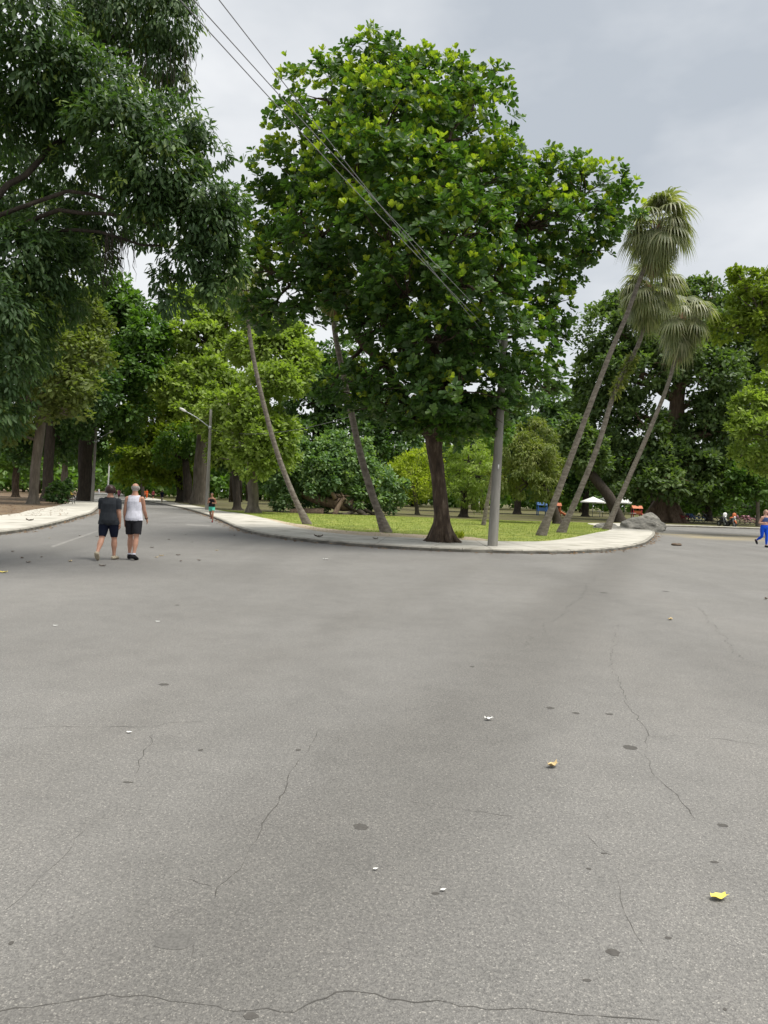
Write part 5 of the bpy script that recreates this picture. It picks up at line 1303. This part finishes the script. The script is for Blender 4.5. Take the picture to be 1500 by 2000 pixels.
person('person in yellow top sitting on the far bench with legs stretched', Vector((b2.x + .1, b2.y, .127)), 75, 1.7, 'skin_brown', [('shirt', 'cloth_yellow', dict(hem=.86, sleeve=.7)), ('leggings', 'cloth_black', dict(waist=.95, len=.95)), ('shoes', 'cloth_black')],
       [(78, 52, 30, 4), (74, 46, 34, 4)], [(20, 8, 50, -10), (24, 8, 46, -10)], ('short', 'hair_black'), lean=-6, voxel=.016)

# ------------------------------------------------------------------ bicycles and motorcycles across the right road
def bicycle(label, loc, rz, mat, s=1.0, group='bicycles parked across the cross road', basket=True):
    t = empty('bicycle', loc, label, 'bicycle', group)
    ca, sa = math.cos(rz), math.sin(rz)
    def W(x, y, z): return Vector((loc[0] + (x * ca - y * sa) * s, loc[1] + (x * sa + y * ca) * s, loc[2] + z * s))
    def put(name, v, f, m_, par=t): return link(name, mesh_from([W(*p) for p in v], f, name), m_, par, True)
    for y in (-.52, .52):
        mb = MB(); mb.torus((0, y, .33), .31, .024, 'x', 20, 6); wh = put('wheel', mb.v, mb.f, 'tyre')
        mb = MB()
        for i in range(8):
            a = i * math.pi / 4; mb.tube([(0, y, .33), (0, y + .3 * math.cos(a), .33 + .3 * math.sin(a))], .006, n=4)
        put('spokes', mb.v, mb.f, 'metal_grey', wh)
    mb = MB()
    for a, b in (((0, -.52, .33), (0, -.08, .30)), ((0, -.08, .30), (0, -.20, .78)), ((0, -.52, .33), (0, -.18, .72)), ((0, -.08, .30), (0, .36, .72)), ((0, -.18, .70), (0, .35, .80)), ((0, .52, .33), (0, .34, .88))):
        mb.tube([a, b], .024, n=6)
    put('frame', mb.v, mb.f, mat)
    mb = MB(); mb.tube([(-.28, .22, 1.0), (-.1, .33, 1.0), (0, .32, .93), (.1, .33, 1.0), (.28, .22, 1.0)], .018, n=6); put('handlebar', mb.v, mb.f, 'iron_dark')
    mb = MB(); mb.ball((0, -.22, .84), (.08, .14, .045)); put('saddle', mb.v, mb.f, 'tyre')
    for y in (-.52, .52):
        mb = MB(); mb.tube([(0, y + .36 * math.cos(a), .33 + .36 * math.sin(a)) for a in [R(20 + i * 20) for i in range(8)]], .03, n=6); put('mudguard', mb.v, mb.f, mat)
    if basket:
        mb = MB(); mb.box((0, .55, .86), (.36, .26, .24)); put('basket', mb.v, mb.f, mat)
BY = 78
def bl_(px, d=0): 
    p = at(px, 1020, BY + d); return Vector((p.x, p.y, .13))
for lab, px, rz, mt_, d in (('red bicycle, nearest the boulders in the parked row', 1328, 70, 'bike_red', 0), ('red bicycle parked right next to the blue one', 1341, 85, 'bike_red', 1), ('blue bicycle parked beside the red bicycles', 1360, 80, 'bike_blue', 0), ('second blue bicycle leaning deeper in the row', 1352, 100, 'bike_blue', 2),
                            ('dark bicycle parked alone left of the motorcycle', 1386, 95, 'iron_dark', 0), ('pink bicycle, leftmost of the pink ones', 1449, 80, 'bike_pink', 0), ('pink bicycle in the middle of the pink ones', 1460, 95, 'bike_pink', 1), ('pink bicycle, rightmost of the pink ones', 1470, 85, 'bike_pink', 0)):
    bicycle(lab, bl_(px, d), R(rz), mt_, 1.05)
def motorcycle(label, px, mat, top, Y):
    loc = at(px, 1030, Y); loc.z = 0
    t = empty('motorcycle', loc, label, 'motorcycle', 'motorcycles parked on the cross road')
    def W(p): return Vector(loc) + Vector(p)
    def put(name, mb, m_, par=t): return link(name, mesh_from([W(p) for p in mb.v], mb.f, name), m_, par, True)
    for y in (-.65, .65):
        mb = MB(); mb.torus((0, y, .31), .25, .075, 'x', 20, 8); wh = put('wheel', mb, 'tyre'); mb = MB(); mb.tube([(-.05, y, .31), (.05, y, .31)], .17, n=12); put('hub', mb, 'metal_grey', wh)
    mb = MB(); mb.ball((0, .1, .55), (.2, .5, .22)); mb.ball((0, -.25, .82), (.18, .28, .16)); put('engine_body', mb, 'iron_dark')
    mb = MB(); mb.ball((0, -.05, .92), (.17, .3, .13)); put('tank', mb, mat)
    mb = MB(); mb.ball((0, .45, .86), (.15, .4, .08)); put('seat', mb, 'tyre')
    for s in (-1, 1):
        mb = MB(); mb.tube([(s * .1, -.65, .31), (s * .1, -.48, .95)], .03, n=7); put('fork', mb, 'metal_grey')
        mb = MB(); mb.tube([(0, -.45, 1.05), (s * .2, -.42, 1.1), (s * .38, -.36, 1.06)], .018, n=6); mb.tube([(s * .25, -.42, 1.1), (s * .3, -.45, 1.25)], .01, n=5); mb.ball((s * .31, -.45, 1.28), (.07, .02, .05)); put('handlebar', mb, 'iron_dark')
    mb = MB(); mb.ball((0, -.62, .98), (.13, .08, .12)); put('headlight', mb, 'metal_grey')
    mb = MB(); mb.lathe([(.16, 0), (.18, .1), (.2, .22), (.16, .36), (.05, .42)], (0, -.52, 1.02), n=12, sy=.35); put('windscreen', mb, top)
    mb = MB(); mb.tube([(0, -.65 + .36 * math.cos(a), .31 + .36 * math.sin(a)) for a in [R(30 + i * 18) for i in range(8)]], .07, n=7); put('mudguard', mb, mat)
motorcycle('black motorcycle with a white windscreen parked across the road', 1410, 'iron_dark', 'canvas_white', 70)
motorcycle('orange motorcycle parked next to the black motorcycle', 1428, 'bike_orange', 'bike_orange', 69)

# ------------------------------------------------------------------ parasols, tables and play equipment far across the lawn
def parasol(label, px, py, Y, w, mat='canvas_white'):
    b = at(px, py, Y); b.z = .12
    t = empty('parasol', b, label, 'parasol', 'white parasols across the lawn')
    mb = MB(); mb.tube([b - Vector((0, 0, .1)), b + Vector((0, 0, 2.5))], .04, n=8); mb.build('pole', 'metal_grey', t)
    mb = MB(); n = 8; V = [b + Vector((0, 0, 2.75))]; F = []
    for r_, z in ((w * .5, 2.4), (w, 2.05), (w, 1.9)):
        for i in range(n):
            a = 2 * math.pi * i / n; V.append(b + Vector((math.cos(a) * r_, math.sin(a) * r_, z)))
    for i in range(n): F.append((0, 1 + i, 1 + (i + 1) % n))
    for k_ in range(2):
        for i in range(n): F.append((1 + k_ * n + i, 1 + (k_ + 1) * n + i, 1 + (k_ + 1) * n + (i + 1) % n, 1 + k_ * n + (i + 1) % n))
    mb.add(V, F); mb.build('canopy', mat, t, False)
    mb = MB(); mb.tube([b + Vector((.9, -.3, .72)), b + Vector((.9, -.3, .76))], .5, n=14); mb.tube([b + Vector((.9, -.3, 0)), b + Vector((.9, -.3, .72))], .05, n=8)
    mb.build('table', 'white_paint', t)
parasol('white parasol left of the two behind the leaning fan palms', 1157, 1006, 96, 1.7)
parasol('white parasol right of the two behind the leaning fan palms', 1177, 1004, 102, 1.8)
parasol('low white parasol just left of the boulders', 1219, 1008, 92, 1.2)
def playhouse(label, px, py, Y, mats):
    b = at(px, py, Y); b.z = .12
    t = empty('play_frame', b, label, 'play frame', 'play equipment across the lawn')
    for x in (-.8, .8):
        for y in (-.6, .6):
            mb = MB(); mb.tube([b + Vector((x, y, -.1)) * .7, b + Vector((x, y, 2.0)) * .7], .06, n=8); mb.build('post', mats[1], t)
    mb = MB(); mb.box(b + Vector((0, 0, .63)), (1.19, .91, .06)); mb.build('deck', mats[1], t, False)
    mb = MB(); mb.box(b + Vector((0, -.434, .875)), (1.05, .04, .35)); mb.build('panel', mats[0], t, False)
    V = [b + Vector(p) * .7 for p in ((-1, -.8, 1.95), (1, -.8, 1.95), (1, .8, 1.95), (-1, .8, 1.95), (-1, 0, 2.5), (1, 0, 2.5))]
    link('roof', mesh_from(V, [(0, 1, 5, 4), (2, 3, 4, 5), (0, 4, 3), (1, 2, 5)], 'roof'), mats[0], t)
    mb = MB(); d = [b + Vector((.9 + i * .35, 0, .9 - i * .2)) * .7 for i in range(5)]; mb.tube(d, .16, n=8); mb.build('slide', mats[0], t)
playhouse('blue play frame seen left of the leaning fan palms', 1058, 1006, 94, ('bike_blue', 'cloth_blue'))
playhouse('orange play frame seen between the leaning fan palms', 1084, 1007, 90, ('bike_orange', 'bike_orange'))
playhouse('red and orange stall frame behind the boulders', 1243, 1006, 98, ('bike_orange', 'bike_red'))

# leaf litter gathered along the kerbs and on the bare soil, too fine to count
rnd = random.Random(31); PL = []
for L_, sgn in ((KS, -1), (KLS, -1)):
    for i in range(1, len(L_) - 1):
        if L_[i].y > 70: continue
        t_ = (L_[i + 1] - L_[i - 1]).normalized(); nn = Vector((-t_.y, t_.x, 0)) * sgn
        for q in range(rnd.randint(3, 16)):
            p = L_[i] + t_ * rnd.uniform(-.5, .5) + nn * (.02 + abs(rnd.gauss(0, .16))); PL.append((p.x, p.y, .008))
for i in range(500):
    p = gp(rnd.uniform(-60, 130), rnd.uniform(986, 1008), .12)
    if p.y > 26 and p.y < 90: PL.append((p.x, p.y, .128))
PL = np.array(PL); n = len(PL)
ll = link('leaf_litter', leaf_mesh('leaf_litter', PL, unit(dirs(n) * np.array([1, 1, .25])), unit(dirs(n) * .4 + np.array([0, 0, 1.0])), .05 + .08 * RNG.random(n), RNG.random(n) * .7, 'oval'), 'leaf_dead')
tag(ll, 'dry leaf litter gathered along the kerbs and bare soil', 'leaf litter', kind='stuff')
